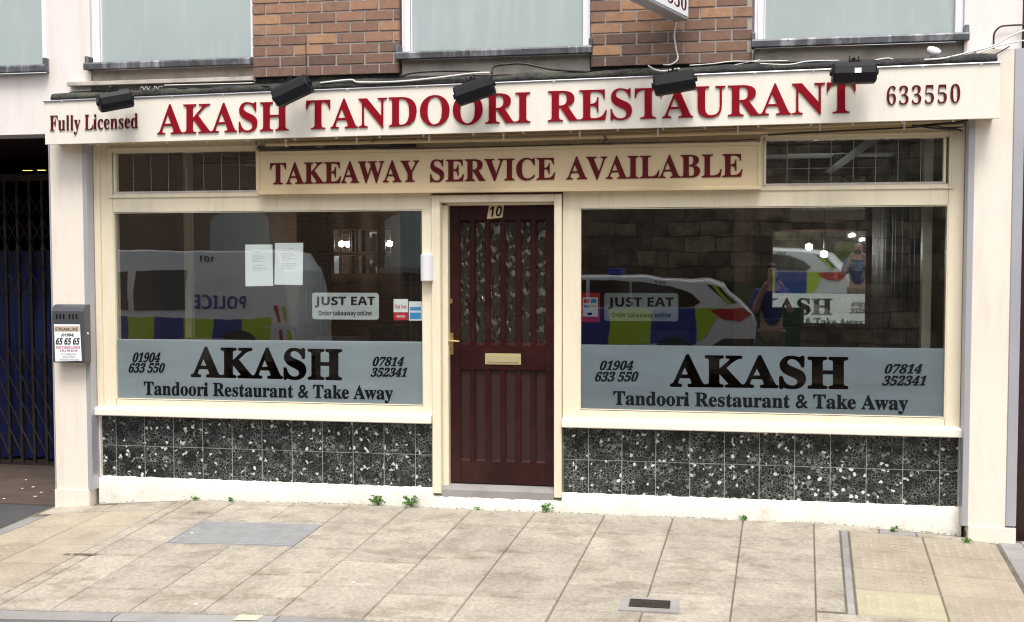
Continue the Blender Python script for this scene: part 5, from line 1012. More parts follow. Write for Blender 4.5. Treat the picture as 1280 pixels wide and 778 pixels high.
text('lettering', '65 65 65', boxq(69.8, 422.8, 99.6, 431), LY, 'ink', t, style='sans', depth=.0005, shear=.25, thick=.0004)
text('lettering', "DON'T DRINK & DRIVE", boxq(70.2, 433, 99.8, 435.8), LY, 'pink', t, style='sans', depth=.0005)
text('lettering', 'CALL 65 65 65', boxq(75, 437, 96.6, 439.6), LY, 'pink', t, style='sans', depth=.0005)
text('lettering', '5 - 8 Seaters &', boxq(77, 441.5, 96, 444), LY, 'inkgrey', t, style='sans', depth=.0005)
text('lettering', 'Wheel Chair', boxq(78.5, 445, 94.5, 447.4), LY, 'inkgrey', t, style='sans', depth=.0005)
text('lettering', 'Vehicles Available', boxq(74.5, 448.3, 98.5, 450.8), LY, 'inkgrey', t, style='sans', depth=.0005)
p = at(107, 417, -.15); g = MB(); g.tube([(xb+.010, -.15, p.z), (xb+.018, -.15, p.z)], .008, 12); g.build('side_screw', 'stud', t)
# floodlights
def flood(u_, v_, roll, yaw, pitch, label, w_=.265, sticker=False):
    c = at(u_, v_, -.46)
    t = thing('floodlight', c, label, 'floodlight', 'black floodlights lighting the fascia', rot=(R(pitch), R(-roll), R(yaw)))
    g = MB(); h = w_/2
    prof = [(.075, -.052), (.02, -.070), (-.035, -.066), (-.060, -.045), (-.068, -.01), (-.058, .035), (-.03, .062), (.02, .066), (.07, .060)]
    v = []; 
    for x, s_ in ((-h, .86), (-h+.012, 1), (h-.012, 1), (h, .86)): v += [(x, y*s_, z*s_) for y, z in prof]
    n = len(prof); f = [tuple(range(n)), tuple(range(4*n-1, 3*n-1, -1))]
    for r_ in range(3):
        for i in range(n): f.append((r_*n+i, (r_+1)*n+i, (r_+1)*n+(i+1) % n, r_*n+(i+1) % n))
    g.add(v, f); g.build('housing', 'black', t, bevel=.004)
    g = MB(); g.box(-h+.006, h-.006, .07, .082, -.056, .062, bev=.003); g.build('lamp_bezel', 'black', t)
    g = MB(); g.box(-.035, .035, -.02, .02, .064, .074, bev=.002); g.box(-.03, -.024, -.012, .012, .07, .10); g.box(.024, .03, -.012, .012, .07, .10)
    g.tube([(0, 0, .085), (0, .06, .095), (0, .17, .07), (0, .24, .05)], .009, 8); g.build('bracket', 'black', t)
    for sx in (-1, 1): g = MB(); g.tube([(sx*(h-.004), 0, 0), (sx*(h+.014), 0, 0)], .018, 12); g.build('side_knob', 'black', t)
    if sticker: g = MB(); g.box(-.004, .036, -.0705, -.069, -.012, .018); g.build('white_label', 'paper', t)
    return t
flood(144, 125.5, 14, 38, 8, 'leftmost black floodlight above Fully Licensed, turned sideways', .23)
flood(365, 113.5, 24, 6, 0, 'black floodlight over the end of the word AKASH, steeply tilted')
flood(593, 113, 18, 4, 0, 'black floodlight covering part of the word TANDOORI')
flood(843, 103, 8, 0, 0, 'black floodlight above the letters TA of RESTAURANT, slightly tilted')
flood(1067.5, 91, 0, 0, 0, 'level black floodlight with a small white label over the final T of RESTAURANT', sticker=True)
# projecting sign at the top edge
dv = Vector((math.sin(R(20)), math.cos(R(20)), 0))
pe = at(852, 27, -.12)
t = thing('projecting_sign', pe, 'grey boxed projecting sign hanging from the right brick pier at the top edge', 'sign', rot=(0, 0, R(-20)))
# local frame: y towards the wall, x across the thickness
g = MB(); g.box(-.05, .05, -.95, 0, 0, .62, bev=.004); g.build('sign_box', 'alu', t)
g = MB(); g.box(.0505, .054, -.93, -.02, .02, .60); g.build('face', 'paper', t)
g = MB(); g.box(-.054, -.0505, -.93, -.02, .02, .60); g.build('face', 'paper', t)
def sidetext(body, y0, y1, z0, z1, mt):
    vs, fs = text_polys(body, 'serif'); p2 = fitq(vs, [(y0, z1), (y1, z1), (y1, z0), (y0, z0)])
    g = MB(); g.add([(.0548, p[0], p[1]) for p in p2], fs); g.build('lettering', mt, t)
sidetext('633550', -.72, -.05, .05, .15, 'darkred'); sidetext('AKASH', -.85, -.06, .20, .34, 'red')
g = MB(); g.box(-.01, .01, 0, .14, .25, .29); g.box(-.01, .01, 0, .14, .5, .54); g.build('wall_bracket', 'alu', t)
# security lamp
p0 = at(1166, 68, -.2)
t = thing('security_lamp', p0, 'small round white lamp standing on the right end of the fascia roof', 'lamp')
g = MB(); a = at(1166, 66, -.2)
g.tube([a+Vector((0, .0, -.012)), a+Vector((.004, -.02, .012)), a+Vector((.006, -.024, .018))], [.034, .044, .040], 18); g.build('lamp_head', 'whitepl', t)
g = MB(); g.tube([a+Vector((0, 0, -.01)), a+Vector((-.01, .01, -.05))], .010, 8); g.box(a.x-.03, a.x+.03, a.y-.02, a.y+.02, a.z-.055, a.z-.04); g.build('stem', 'alu', t)

# ---- cables
def spline(P, k=8):
    P = [Vector(p) for p in P]; out = []
    for i in range(len(P)-1):
        a = P[max(i-1, 0)]; b = P[i]; c = P[i+1]; d = P[min(i+2, len(P)-1)]
        for j in range(k):
            t_ = j/k; out.append(.5*((2*b)+(c-a)*t_+(2*a-5*b+4*c-d)*t_*t_+(3*b-a-3*c+d)*t_**3))
    return out+[P[-1]]
def cable(P, r, mt, label, name='cable', group=None):
    P = [at(*p) for p in P]; g = MB(); g.tube(spline(P), r, 6)
    return tag(g.build(name, mt, org=P[0], smooth=True), label, 'cable', group)
cable([(846, 28, -.05), (843, 45, -.03), (845, 60, -.03), (847, 74, -.06), (838, 81, -.1), (829, 81, -.14)], .0055, 'cablew', 'white cable dangling from the projecting sign down the brick pier')
cable([(810, 82, -.3), (818, 87, -.3), (828, 89, -.32), (838, 88, -.35), (849, 86, -.4)], .006, 'cablew', 'short white cable loop above the floodlight left of TA')
cable([(862, 82, -.15), (890, 80, -.12), (915, 77, -.1), (945, 77, -.1), (985, 76, -.12)], .004, 'cablew', 'thin white cable along the felt edge under the right brick pier')
cable([(902, 85, -.15), (925, 80, -.1), (950, 75, -.06)], .003, 'cablew', 'short thin white wire rising below the right upper window')
cable([(950, 80, -.25), (985, 81, -.27), (1010, 77, -.25), (1045, 76, -.25), (1080, 77, -.25), (1110, 73, -.25), (1118, 77, -.25)], .0045, 'cablew', 'white wire curling either side of the labelled floodlight')
cable([(1155, 75, -.28), (1180, 73, -.28), (1210, 66, -.2), (1240, 58, -.13), (1262, 46, -.12), (1285, 36, -.1)], .006, 'cablew', 'thick white cable climbing to the top right corner')
cable([(1165, 76, -.27), (1200, 74, -.27), (1225, 66, -.2), (1250, 57, -.13), (1285, 50, -.1)], .005, 'cablew', 'lower white cable leaving the roof edge at far right')
cable([(1243, 72, -.02), (1242, 55, -.01), (1243, 42, -.01), (1250, 34, -.01), (1262, 32, -.01), (1285, 31, -.01)], .006, 'cablek', 'black cable bending across the render at the top right corner')
cable([(1225, 72, -.28), (1242, 69, -.25), (1262, 58, -.15)], .004, 'cablek', 'thin black cable under the white cables at right')
cable([(400, 104, -.28), (425, 101, -.28), (440, 100, -.28), (450, 103, -.29), (500, 102, -.29), (550, 97, -.29), (590, 92, -.3), (612, 91, -.3)], .006, 'cablew', 'pale cable lying along the felt between the second and third floodlights')
cable([(205, 107, -.1), (240, 106, -.12), (280, 105, -.15), (318, 104, -.2)], .0045, 'cablew', 'pale cable on the felt edge left of the left brick pier')
cable([(316, 104, -.25), (326, 107, -.27), (338, 108, -.29)], .005, 'cablek', 'short black lead of the second floodlight')
cable([(615, 92, -.3), (617, 84, -.2), (630, 81, -.1), (655, 80, -.1), (690, 87, -.12), (735, 90, -.2)], .008, 'cablek', 'black cable looping over the felt right of the third floodlight')
cable([(500, 96, -.1), (520, 91, -.1), (560, 89, -.1), (600, 90, -.15)], .007, 'cablek', 'black cable on the felt under the middle upper window')
cable([(175, 111, -.29), (178, 108.5, -.29), (180, 112, -.29), (183, 108, -.29), (185, 112, -.29), (188, 108, -.29)], .0022, 'cablew', 'thin tangled white wire beside the leftmost floodlight')
cable([(192, 112, -.29), (194, 108, -.29), (197, 111, -.29), (200, 108, -.29), (203, 109, -.29)], .0022, 'cablew', 'second thin tangled white wire a little right of the first tangle')
cable([(382, 53, -.02), (382.5, 65, -.02), (383, 84, -.02), (384, 97, -.1)], .003, 'cablek', 'thin black wire running down the left brick pier')
cable([(468, 173, -.2), (466, 178, -.13), (469, 184, -.1), (480, 186, -.09), (540, 185.5, -.09), (640, 183, -.09), (760, 179.5, -.09), (900, 176.5, -.09), (948, 174, -.09)], .004, 'cablek', 'long thin black cable along the top of the takeaway sign')
cable([(755, 170, -.2), (756, 176, -.13), (752, 180, -.1)], .004, 'cablek', 'black cable drop behind the fascia above the word AVAILABLE')
cable([(757, 170, -.2), (759, 176, -.13), (763, 180, -.1)], .004, 'cablek', 'second short black cable drop above the word AVAILABLE')
cable([(960, 169, -.13), (1010, 166, -.13), (1080, 162.5, -.13), (1140, 159.5, -.13), (1165, 157, -.13), (1185, 160, -.12), (1204, 158, -.12), (1206, 152, -.15)], .006, 'cablek', 'dark cable above the right transom window')
cable([(1150, 158, -.14), (1175, 155, -.14), (1198, 153, -.14), (1210, 150, -.16)], .009, 'cablek', 'thick dark cable bundle under the right end of the fascia')
cable([(1140, 157, -.15), (1170, 160.5, -.15), (1195, 162, -.14), (1203, 164, -.1)], .007, 'cablek', 'lowest dark cable of the bundle under the right end of the fascia')

# ---- weeds
def weed(u_, v_, n, h_, label, yy=-.035):
    n = int(n*1.2); h_ *= 1.08
    p = at(u_, v_, yy); p.z = gz(p.x, yy)
    leaves = MB(); st = MB()
    for k in range(n):
        a = random.uniform(0, 2*PI); r_ = random.uniform(.2, 1)*h_*.9; hh = random.uniform(.3, 1)*h_
        tip = p+Vector((math.cos(a)*r_, -abs(math.sin(a))*r_*.5, hh)); st.tube([p, (p+tip)/2+Vector((0, 0, hh*.2)), tip], .0012, 4)
        for q in range(3):
            c = tip+Vector((random.uniform(-.012, .012), random.uniform(-.012, .006), random.uniform(-.012, .008))); d = Vector((random.uniform(-1, 1), random.uniform(-.6, .3), random.uniform(-.3, .8))).normalized()
            e = d.cross(Vector((random.uniform(-1, 1), random.uniform(-1, 1), random.uniform(-1, 1)))).normalized(); s_ = random.uniform(.008, .016)
            leaves.add([c-d*s_, c+e*s_*.45, c+d*s_, c-e*s_*.45], [(0, 1, 2, 3)])
    t = thing('weed', p, label, 'weed', 'weeds along the foot of the shopfront'); st.build('stem', 'weed', t); leaves.build('leaves', 'weed', t, fix=False)
weed(473, 627, 26, .07, 'broad low green weed at the wall foot left of the door')
weed(514, 628, 26, .075, 'taller green weed just left of the doorstep')
weed(683, 638, 16, .06, 'small spiky green weed right of the doorstep')
weed(245, 623, 8, .03, 'tiny green tuft at the foot of the left tiled panel')
weed(288, 623, 8, .02, 'tiny flat green tuft right of the leftmost tuft')
weed(597, 633, 4, .015, 'tiny green tuft below the middle of the doorstep')
weed(930, 645, 9, .035, 'small green tuft at the foot of the right tiled panel')
weed(1117, 668, 8, .035, 'small green tuft in the paving near the right end', yy=-.10)
weed(1207, 668, 8, .03, 'tiny green tuft between plinth and right pillar')
weed(1210, 684, 7, .03, 'tiny green tuft in the joint before the right pillar', yy=-.2)

# moss and grit gathered in the joint at the wall foot
g = MB()
for k in range(900):
    x = random.uniform(-4.6, 1.6); y = -.024-abs(random.gauss(0, .006)); z = gz(x, y); q = random.uniform(.002, .007)
    if random.random() < .5+.5*math.sin(x*5)*math.sin(x*2.1+1): continue
    a = random.uniform(0, PI); v = [(x+q*math.cos(a+i*PI/2), y+q*.7*math.sin(a+i*PI/2), z) for i in range(4)]+[(x, y, z+q*random.uniform(.4, 1.3))]
    g.add(v, [(0, 1, 4), (1, 2, 4), (2, 3, 4), (3, 0, 4)], 0 if random.random() < .35 else 1)
tag(g.build('moss', ['weed', 'joint']), 'broken line of moss and grit along the foot of the plinth', 'moss', kind='stuff')
# dark patches of broken mortar in the left paving
for u_, v_, sx_, sy_, lab in ((100, 690, .16, .02, 'dark broken mortar patch in the left paving joint'),):
    p = onground(u_, v_, -.08); rg = [(p.x+sx_*math.cos(a*PI/6)*random.uniform(.6, 1.2), p.y+sy_*math.sin(a*PI/6)*random.uniform(.6, 1.3)) for a in range(12)]
    g = MB(); g.add([(x, y, gz(x, y)+.0035) for x, y in rg], [tuple(range(12))]); tag(g.build('mortar_patch', 'joint', org=(p.x, p.y, gz(p.x, p.y))), lab, 'patch')

# ================================================================== PASSAGE
GT = 1.5
t = thing('lattice_gate', (-6, GT, -.1), 'closed folding lattice gate of rusty brown steel across the passage', 'gate')
xs = [-5.02-.125*k for k in range(21)]
for x in xs:
    g = MB(); g.box(x-.013, x+.013, GT-.012, GT+.012, -.09, 2.5); g.build('vertical_bar', 'rust', t)
for za, zb in ((.0, .5), (.5, 1.0), (1.45, 1.95), (1.95, 2.4)):
    g = MB()
    for i in range(len(xs)-2):
        for s_ in (1, -1):
            a = (xs[i], GT-.02*s_, za if s_ > 0 else zb); b = (xs[i+2], GT-.02*s_, zb if s_ > 0 else za); g.tube([a, b], .007, 4)
    g.build('scissor_lattice', 'rust', t)
g = MB(); g.box(-7.6, -4.95, GT-.03, GT+.03, -.103, -.088); g.build('track', 'rust', t); g = MB(); g.box(-7.6, -4.95, GT-.03, GT+.03, 2.5, 2.56); g.build('track', 'rust', t)
n = 90; v = []
for i in range(n+1):
    x = -7.55+2.58*i/n
    for j in range(9):
        z = -.08+1.95*j/8; v.append((x, GT+.22+.045*math.sin(x*26+.5*math.sin(z*2))+.02*math.sin(x*61+z*3), z))
g = MB(); g.add(v, [(i*9+j, (i+1)*9+j, (i+1)*9+j+1, i*9+j+1) for i in range(n) for j in range(8)])
tag(g.build('sheet', 'tarp', org=(-6.2, GT+.22, -.08), smooth=True, fix=False), 'crumpled dark blue sheet hanging behind the lattice gate', 'sheet')
for u_, w_, lab in ((33, .12, 'left one of two yellow lit tubes in the passage'), (50.5, .09, 'right one of two yellow lit tubes in the passage')):
    p = at(u_, 211, 3.2); t = thing('tube_light', p, lab, 'light', 'yellow lights in the passage')
    g = MB(); g.box(p.x-w_/2, p.x+w_/2, 3.2, 3.24, p.z-.018, p.z+.018, bev=.006); g.build('tube', 'yglow', t)
    g = MB(); g.box(p.x-w_/2-.01, p.x+w_/2+.01, 3.24, 3.3, p.z-.02, p.z+.04); g.build('fitting', 'maroon', t)

# ================================================================== INSIDE THE RESTAURANT
def mirror_(x0, x1, z0, z1, y, tilt, label, yaw=0, frame=.02):
    t = thing('wall_mirror', ((x0+x1)/2, y, z0), label, 'mirror', rot=(tilt, 0, yaw)); w_ = (x1-x0)/2; h = z1-z0
    g = MB(); g.box(-w_, w_, -.006, 0, 0, h); g.build('mirror_glass', 'mirror', t)
    g = MB(); 
    for a in ((-w_-frame, w_+frame, -frame, 0), (-w_-frame, w_+frame, h, h+frame), (-w_-frame, -w_, 0, h), (w_, w_+frame, 0, h)): g.box(a[0], a[1], -.014, .012, a[2], a[3])
    g.build('frame', 'wood', t); return t
a, b, c, d = at(966, 290, 3.8), at(1081, 290, 3.8), at(1083, 408, 3.8), at(966, 403, 3.8)
mirror_(a.x, b.x, d.z, a.z, 3.74, R(1.0), 'large bright wall mirror inside, seen through the right shop window', yaw=R(-4.9))
a, b, c = at(989, 259, 3.8), at(1080, 259, 3.8), at(1080, 275, 3.8)
mirror_(a.x, b.x, c.z, a.z+.3, 3.74, R(1.0), 'upper mirror above the large mirror inside the right window', yaw=R(-4.9))
g = MB(); g.box(.2, 1.615, 3.83, 3.95, RZ0, RZ1-.01); tag(g.build('partition', 'inwall', org=(.9, 3.9, RZ0)), 'dark brown partition behind the mirrors inside the right window', 'partition')
k = 0
for u0, u1, ya in ((418, 424, 1), (428, 437, -1), (440, 444, 2), (449, 457, -1.5), (462, 471, 3), (482, 488, 0)):
    for v0, v1 in ((288, 315), (320, 342)):
        a, b = at(u0, v0, 4.2), at(u1, v1, 4.2); k += 1
        t = mirror_(a.x, b.x, b.z, a.z, 4.2, R(random.uniform(-1, 2)), 'narrow upright mirror strip in the grid on the back wall, left window', yaw=R(9.5+ya), frame=.006); t['group'] = 'mirror strips on the back wall'
def drape(x0, x1, y, z0, z1, label, amp=.03, fr=40, mt='drape', yaw=0):
    n = 60; v = []
    for i in range(n+1):
        x = x0+(x1-x0)*i/n
        for z in (z0, z1): v.append((x, y+amp*math.sin(x*fr)+.3*amp*math.sin(x*fr*2.3), z))
    g = MB(); g.add(v, [(i*2, i*2+2, i*2+3, i*2+1) for i in range(n)]); return tag(g.build('curtain', mt, org=((x0+x1)/2, y, z0), smooth=True, fix=False), label, 'curtain')
n = 70; v = []
for i in range(n+1):
    y = 1.0+2.5*i/n
    for z in (.3, 2.68): v.append((1.54+.035*math.sin(y*34)+.012*math.sin(y*81), y, z))
g = MB(); g.add(v, [(i*2, i*2+2, i*2+3, i*2+1) for i in range(n)])
tag(g.build('curtain', 'drape', org=(1.54, 2.2, .3), smooth=True, fix=False), 'dark folded curtain along the wall inside the right end of the right window', 'curtain')
a, b = at(372, 300, 2.4), at(412, 300, 2.4); drape(a.x, b.x, 2.4, .4, 2.68, 'dark curtain hanging behind the paper notices inside the left window', .03, 50)
a, b = at(500, 300, .8), at(526, 300, .8); drape(a.x, b.x, .8, .4, 2.68, 'dark curtain inside beside the door post', .03, 50)
a, b = at(280, 300, 3.2), at(325, 300, 3.2); drape(a.x, b.x, 3.2, .4, 2.68, 'dark curtain further back inside the left window', .03, 50)
g = MB(); a = at(1153, 300, .3); g.box(a.x, a.x+.06, .28, .36, .62, 2.7); tag(g.build('post', 'frame', org=(a.x, .3, .62)), 'thin cream post inside the right end of the right window', 'post')
g = MB(); a = at(236, 300, 1.0); g.box(a.x-.03, a.x+.03, .97, 1.03, .62, 2.7); tag(g.build('post', 'beige', org=(a.x, 1, .62)), 'thin pale post inside the left window', 'post')
def chair(x, y, rz, lab):
    t = thing('dining_chair', (x, y, RZ0), lab, 'chair', 'dining chairs inside', rot=(0, 0, rz))
    g = MB(); g.box(-.2, .2, -.2, .2, .42, .48, bev=.015); g.build('seat', 'drape', t)
    g = MB(); g.box(-.2, .2, .17, .21, .5, 1.02, bev=.01); g.build('backrest', 'drape', t)
    for a in (-.17, .17):
        for b in (-.17, .17): g = MB(); g.box(a-.02, a+.02, b-.02, b+.02, 0, .42 if b < 0 else .5); g.build('leg', 'wood', t)
def table(x, y, lab):
    t = thing('dining_table', (x, y, RZ0), lab, 'table', 'dining tables inside'); z = RZ0
    g = MB(); g.box(x-.38, x+.38, y-.38, y+.38, z+.72, z+.75, bev=.006); g.build('tabletop', 'wood', t)
    g = MB(); g.box(x-.04, x+.04, y-.04, y+.04, z+.03, z+.72); g.box(x-.22, x+.22, y-.22, y+.22, z, z+.03, bev=.005); g.build('pedestal', 'wood', t)
for x, y in ((-3.9, 1.0), (-2.9, 1.3), (-.4, 1.0), (.55, 3.0)):
    nm = {-3.9: 'furthest left', -2.9: 'near the door, left window', -.4: 'near the door, right window', .55: 'furthest right'}[x]
    table(x, y, 'dark dining table '+nm); chair(x, y-.5, PI, 'dark chair on the street side of the table '+nm); chair(x, y+.55, 0, 'dark chair on the inner side of the table '+nm)
for u_, v_, Y, lab in ((427, 305, 4.0, 'left glowing bulb added for a mirror glint, left window'), (487, 305, 4.0, 'right glowing bulb added for a mirror glint, left window'), (1011, 309, 3.6, 'upper left glowing bulb added for a mirror glint, right window'), (1030, 318, 3.6, 'lower right glowing bulb added for a mirror glint, right window')):  # bulbs and flexes added to stand in for flash glints in the mirrors
    p = at(u_, v_, Y); t = thing('glint_bulb', p, lab, 'lamp', 'bulbs added for mirror glints')
    g = MB(); g.tube([p+Vector((0, 0, -.03)), p+Vector((0, 0, -.015)), p+Vector((0, 0, .015)), p+Vector((0, 0, .03))], [.014, .032, .032, .014], 12); g.build('bulb', 'wglow', t)
    g = MB(); g.tube([p+Vector((0, 0, .018)), p+Vector((0, 0, .05))], .008, 8); g.tube([p+Vector((0, 0, .05)), Vector((p.x, p.y, RZ1))], .002, 4); g.build('flex', 'wood', t)

# ================================================================== ACROSS THE STREET (seen in the glass)
OY = -12.6
g = MB(); g.box(-2.6, 14, OY-.5, OY, -.2, 5.2); tag(g.build('stone_wall', 'stone', org=(5, OY, -.2)), 'old rough stone wall across the street, reflected in the right window', 'wall')
FBd = thing('opposite_brick_building', (-9, OY, 0), 'brown brick building across the street, reflected in the left window', 'building')
g = MB(); g.box(-18, -2.62, OY-.6, OY+.1, -.2, 6.0); g.build('wall', 'farbrick', FBd)
for x in (-12.5, -9.0, -5.5):
    g = MB(); pr = [(x-.6, 1.6), (x+.6, 1.6), (x+.6, 2.5)]+[(x+.6*math.cos(R(a)), 2.5+.22*math.sin(R(a))) for a in range(20, 180, 20)]+[(x-.6, 2.5)]
    g.prism(pr, 'y', OY+.1, OY+.13); wo = g.build('window', 'upane', FBd); g = MB(); g.box(x-.7, x+.7, OY+.1, OY+.18, 1.5, 1.6); g.build('sill', 'kerb', wo)
g = MB(); g.box(.3, 1.5, OY, OY+.08, -.12, 1.35, bev=.01); tag(g.build('green_hoarding', 'green', org=(.9, OY, -.12)), 'plain green boarded panel across the street, reflected in the inner mirror', 'hoarding')

def vehicle(name, prof, glassq, width, label, cat, roofz, wheels, wr, livery, words, loc, extras=()):
    """side profile in local x (front at +x) and z; local +y side faces the shopfront"""
    t = thing(name, loc, label, cat, rot=(0, 0, 0)); h = width/2
    g = MB(); v = []; n = len(prof)
    def yy(z, k): return h*(1-k*max(0, z-.9)/(roofz-.9))
    for s_ in (1, -1):
        for x, z in prof: v.append((x, s_*yy(z, .14), z))
    f = [tuple(range(n)), tuple(range(2*n-1, n-1, -1))]+[(i, i+n, (i+1) % n+n, (i+1) % n) for i in range(n)]
    g.add(v, f); g.build('body', 'polwhite', t, bevel=.03)
    def side(poly, mt, nm, off=.006, parent=t, s_=1):
        g = MB(); n = len(poly); g.add([(x, s_*(yy(z, .14)+off), z) for x, z in poly]+[(x, s_*(yy(z, .14)-.01), z) for x, z in poly], [tuple(range(n)), tuple(range(2*n-1, n-1, -1))]+[(i, i+n, (i+1) % n+n, (i+1) % n) for i in range(n)])
        return g.build(nm, mt, parent)
    for s_ in (1, -1):
        for q in glassq: side(q, 'carglass', 'side_window', .004, s_=s_)
        for q, mt in livery: side(q, mt, 'livery_panel', .007, s_=s_)
    for x in wheels:
        for s_ in (1, -1):
            g = MB(); g.tube([(x, s_*(h-.2), wr), (x, s_*(h-.19), wr), (x, s_*(h+.012), wr), (x, s_*(h+.02), wr)], [wr*.9, wr, wr, wr*.9], 24); wo = g.build('wheel', 'tyre', t)
            g = MB(); g.tube([(x, s_*(h+.0), wr), (x, s_*(h+.03), wr)], wr*.6, 20); g.build('rim', 'rim', wo)
            g = MB(); g.tube([(x, s_*(h-.25), wr+.02), (x, s_*(h+.008), wr+.02)], wr*1.22, 24); g.build('wheel_arch', 'tyre', t)
    for bd, x0, x1, z0, z1, mt in words:      # read from the shopfront side: x runs backwards
        vs, fs = text_polys(bd, 'sans'); p2 = fitq(vs, [(x0, z1), (x1, z1), (x1, z0), (x0, z0)])
        g = MB(); g.add([(p[0], yy(p[1], .14)+.010, p[1]) for p in p2], fs); g.build('lettering', mt, t)
    for fn in extras: fn(t, side)
    return t
# estate car: rear end near x=+0.6 in the reflection, so its front points to -x ; profile built along x directly
def VX(u_, L=8.9): return at(u_, 345, L).x
def VZ(v_, u_=800, L=8.9): return at(u_, v_, L).z
xr = VX(938); zr = VZ(347)+.2
RGZ = -.12
def CP(u_, v_): return (VX(u_), VZ(v_, u_)+.18)
zb_ = .28
carp = [(VX(936), zb_), CP(944, 425), CP(945, 405), CP(939, 391), CP(926, 379), CP(906, 357), CP(886, 351.5), CP(850, 348.5), CP(790, 345.5), CP(725, 345), CP(680, 346), CP(655, 351), CP(618, 384), CP(590, 391), CP(570, 406), CP(566, 430), (VX(570), zb_)]
cw = [[CP(*p) for p in q] for q in ([(655, 382), (676, 353), (725, 350.5), (733, 350.5), (733, 383)], [(737, 383), (737, 350.5), (786, 352), (786, 383.5)], [(789, 383.5), (789, 352), (838, 357), (864, 367), (877, 378), (867, 384)])]
bl = [([CP(a_, 386), CP(b_, 386), CP(b_, 430), CP(a_, 430)], mt_) for a_, b_, mt_ in ((870, 814, 'polblue'), (813, 761, 'polyel'), (760, 725, 'polblue'), (724, 680, 'polyel'), (679, 640, 'polblue'))]+[([CP(899, 386), CP(871, 386), CP(871, 428), CP(886, 418)], 'polyel')]
def tl(t, side):
    for s_ in (1, -1): side([CP(887, 389), CP(900, 386.5), CP(931, 386), CP(938, 393), CP(926, 402), CP(905, 400)], 'redlamp', 'tail_light', .012, s_=s_)
    for s_ in (1, -1): side([CP(884, 356), CP(901, 358.5), CP(922, 380), CP(912, 380)], 'carglass', 'rear_glass', .005, s_=s_)
    for s_ in (1, -1): side([CP(889, 357), CP(896, 358), CP(917, 380), CP(911, 380)], 'polyel', 'pillar_stripe', .012, s_=s_)
    for s_ in (1, -1): side([CP(943, 424), CP(905, 424), CP(880, 440), (VX(936), .3)], 'boxgrey', 'bumper', .012, s_=s_)
    g = MB(); g.box(VX(772), VX(755), -.5, .5, VZ(346)+.18, VZ(337)+.18, bev=.02); g.build('light_bar', 'polblue', t)
vehicle('police_car', carp, cw, 1.8, 'white estate police car with yellow and blue checks, reflected in the right window', 'car', 1.5, (VX(845), VX(608)), .34, bl, [('101', VX(832), VX(817), VZ(355)+.18, VZ(350)+.18, 'ink')], (0, -8.9-.9, RGZ-.06), (tl,))
xv = at(362, 345, 9.1).x; zv = at(250, 318, 9.1).z+.25
vp = [(xv, .3), (xv, .9), (xv-.10, zv-.35), (xv-.28, zv-.04), (xv-.6, zv), (xv-3.6, zv), (xv-4.1, zv-.1), (xv-4.75, 1.25), (xv-5.3, 1.05), (xv-5.4, .7), (xv-5.35, .3)]
vwq = [[(at(228, 345, 9.1).x, 1.12), (at(228, 345, 9.1).x, zv-.33), (at(164, 345, 9.1).x, zv-.33), (at(164, 345, 9.1).x, 1.12)], [(at(156, 345, 9.1).x, 1.12), (at(156, 345, 9.1).x, zv-.33), (at(156, 345, 9.1).x-.75, zv-.4), (at(156, 345, 9.1).x-1.2, 1.12)]]
vl = []
for k in range(9):
    a = xv-.35-.5*k; vl.append(([(a, .55), (a, 1.0), (a-.5, 1.0), (a-.5, .55)], 'polyel' if k % 2 == 0 else 'polblue'))
def chev(t, side):
    for k in range(2): side([(xv-.03-.14*k, .5), (xv-.16-.14*k, 1.2), (xv-.10-.14*k, 1.2), (xv+.03-.14*k, .5)], 'redlamp' if k else 'polyel', 'chevron', .014)
vehicle('police_van', vp, vwq, 1.95, 'white police van with POLICE lettering, reflected in the left window', 'van', 2.2, (xv-.9, xv-4.3), .36, vl, [('POLICE', at(303, 345, 9.1).x, at(240, 345, 9.1).x, 1.16, 1.36, 'polblue'), ('101', at(262, 345, 9.1).x, at(246, 345, 9.1).x, zv-.18, zv-.08, 'ink')], (0, -9.1-.97, RGZ-.06), (chev,))

# the photographer, who shows in the glass and in the inner mirror
def skinfig(name, J, E, mt, parent):
    me = bpy.data.meshes.new(name); me.from_pydata([j[0] for j in J], E, []); me.materials.append(M[mt])
    o = bpy.data.objects.new(name, me); C.objects.link(o); o.parent = parent
    s_ = o.modifiers.new('skin', 'SKIN'); s_.use_smooth_shade = True
    for k, j in enumerate(J): me.skin_vertices[0].data[k].radius = (j[1], j[2] if len(j) > 2 else j[1])
    me.skin_vertices[0].data[0].use_root = True
    u_ = o.modifiers.new('sub', 'SUBSURF'); u_.levels = 2; u_.render_levels = 2
    return o
PP = thing('person', (.8, -8.32, -.24), 'person in a blue shirt and khaki trousers holding a small camera up to the eyes', 'person', rot=(0, 0, 0))
J = [((0, 0, 1.0), .15, .11), ((0, 0, 1.25), .15, .11), ((0, 0, 1.48), .16, .11), ((0, .01, 1.66), .06), ((0, .03, 1.76), .085, .1), ((0, .03, 1.92), .09, .10),
     ((.2, 0, 1.52), .07), ((.27, .12, 1.27), .05), ((.10, .36, 1.70), .035), ((-.2, 0, 1.52), .07), ((-.27, .12, 1.27), .05), ((-.10, .36, 1.70), .035),
     ((.1, 0, .92), .10), ((.12, .02, .5), .07), ((.13, 0, .1), .05), ((.14, .12, .04), .045, .035), ((-.1, 0, .92), .10), ((-.12, .02, .5), .07), ((-.13, 0, .1), .05), ((-.14, .12, .04), .045, .035)]
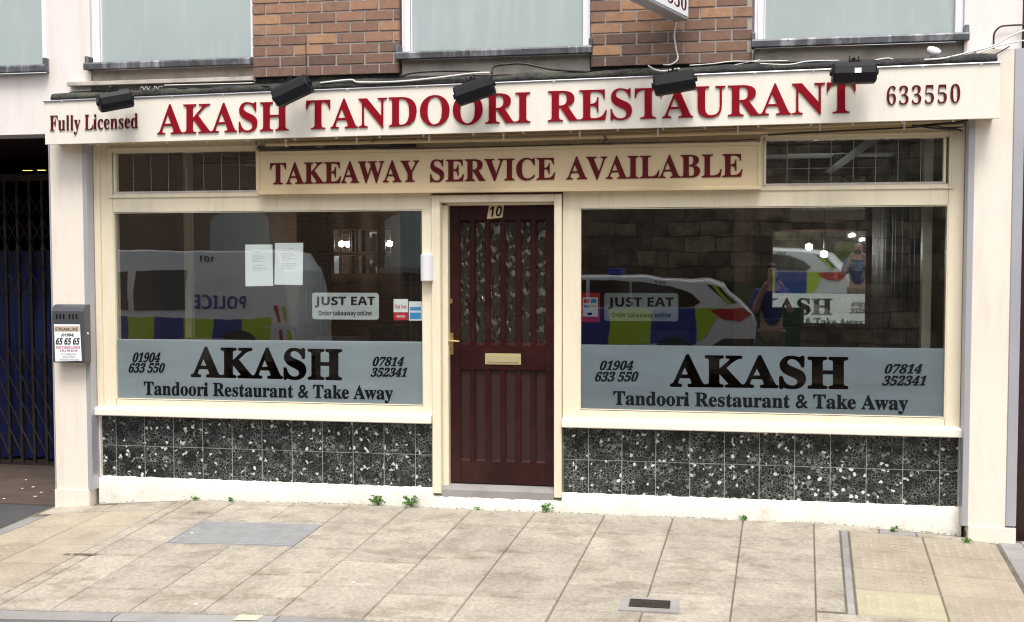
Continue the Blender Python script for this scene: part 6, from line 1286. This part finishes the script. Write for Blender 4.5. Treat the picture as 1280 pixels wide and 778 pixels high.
E_ = [(0, 1), (1, 2), (2, 3), (3, 4), (4, 5), (2, 6), (6, 7), (7, 8), (2, 9), (9, 10), (10, 11), (0, 12), (12, 13), (13, 14), (14, 15), (0, 16), (16, 17), (17, 18), (18, 19)]
bo = skinfig('body', J, E_, 'skin', PP)
def grown(idx, k): return [(J[i][0], J[i][1]+k, (J[i][2] if len(J[i]) > 2 else J[i][1])+k) for i in idx]
sh = grown([0, 1, 2, 6, 7, 9, 10], .035); skinfig('shirt', sh, [(0, 1), (1, 2), (2, 3), (3, 4), (2, 5), (5, 6)], 'shirt', PP)
tr = grown([0, 12, 13, 14, 16, 17, 18], .03); skinfig('trousers', tr, [(0, 1), (1, 2), (2, 3), (0, 4), (4, 5), (5, 6)], 'khaki', PP)
hr = [((0, -.02, 1.88), .10, .10), ((0, 0, 1.97), .095, .10)]; skinfig('hair', hr, [(0, 1)], 'hair', PP)
for sx in (1, -1):
    for fidx in range(4):
        zf = 1.73-.02*fidx; g = MB(); g.tube([(sx*.10, .37, zf-.01), (sx*.075, .41, zf), (sx*.045, .405, zf)], [.010, .009, .007], 6); g.build('finger', 'skin', PP)
    g = MB(); g.tube([(sx*.09, .35, 1.69), (sx*.06, .34, 1.705), (sx*.04, .345, 1.72)], [.011, .010, .008], 6); g.build('thumb', 'skin', PP)
    g = MB(); g.tube([(sx*.035, .125, 1.86), (sx*.035, .133, 1.86)], .011, 8); g.build('eye', 'ink', PP)
g = MB(); g.tube([(0, .12, 1.86), (0, .15, 1.82), (0, .13, 1.81)], [.01, .015, .01], 6); g.build('nose', 'skin', PP)
g = MB(); g.box(-.025, .025, .12, .13, 1.765, 1.775); g.build('mouth', 'pink', PP)
t = thing('compact_camera', (.8, -7.94, 1.46), 'small black compact camera held by the photographer', 'camera')
g = MB(); g.box(.745, .855, -7.965, -7.935, 1.46, 1.525, bev=.006); g.build('camera_body', 'black', t)
g = MB(); g.tube([(.8, -7.935, 1.49), (.8, -7.915, 1.49)], .02, 16); g.build('lens', 'rim', t)
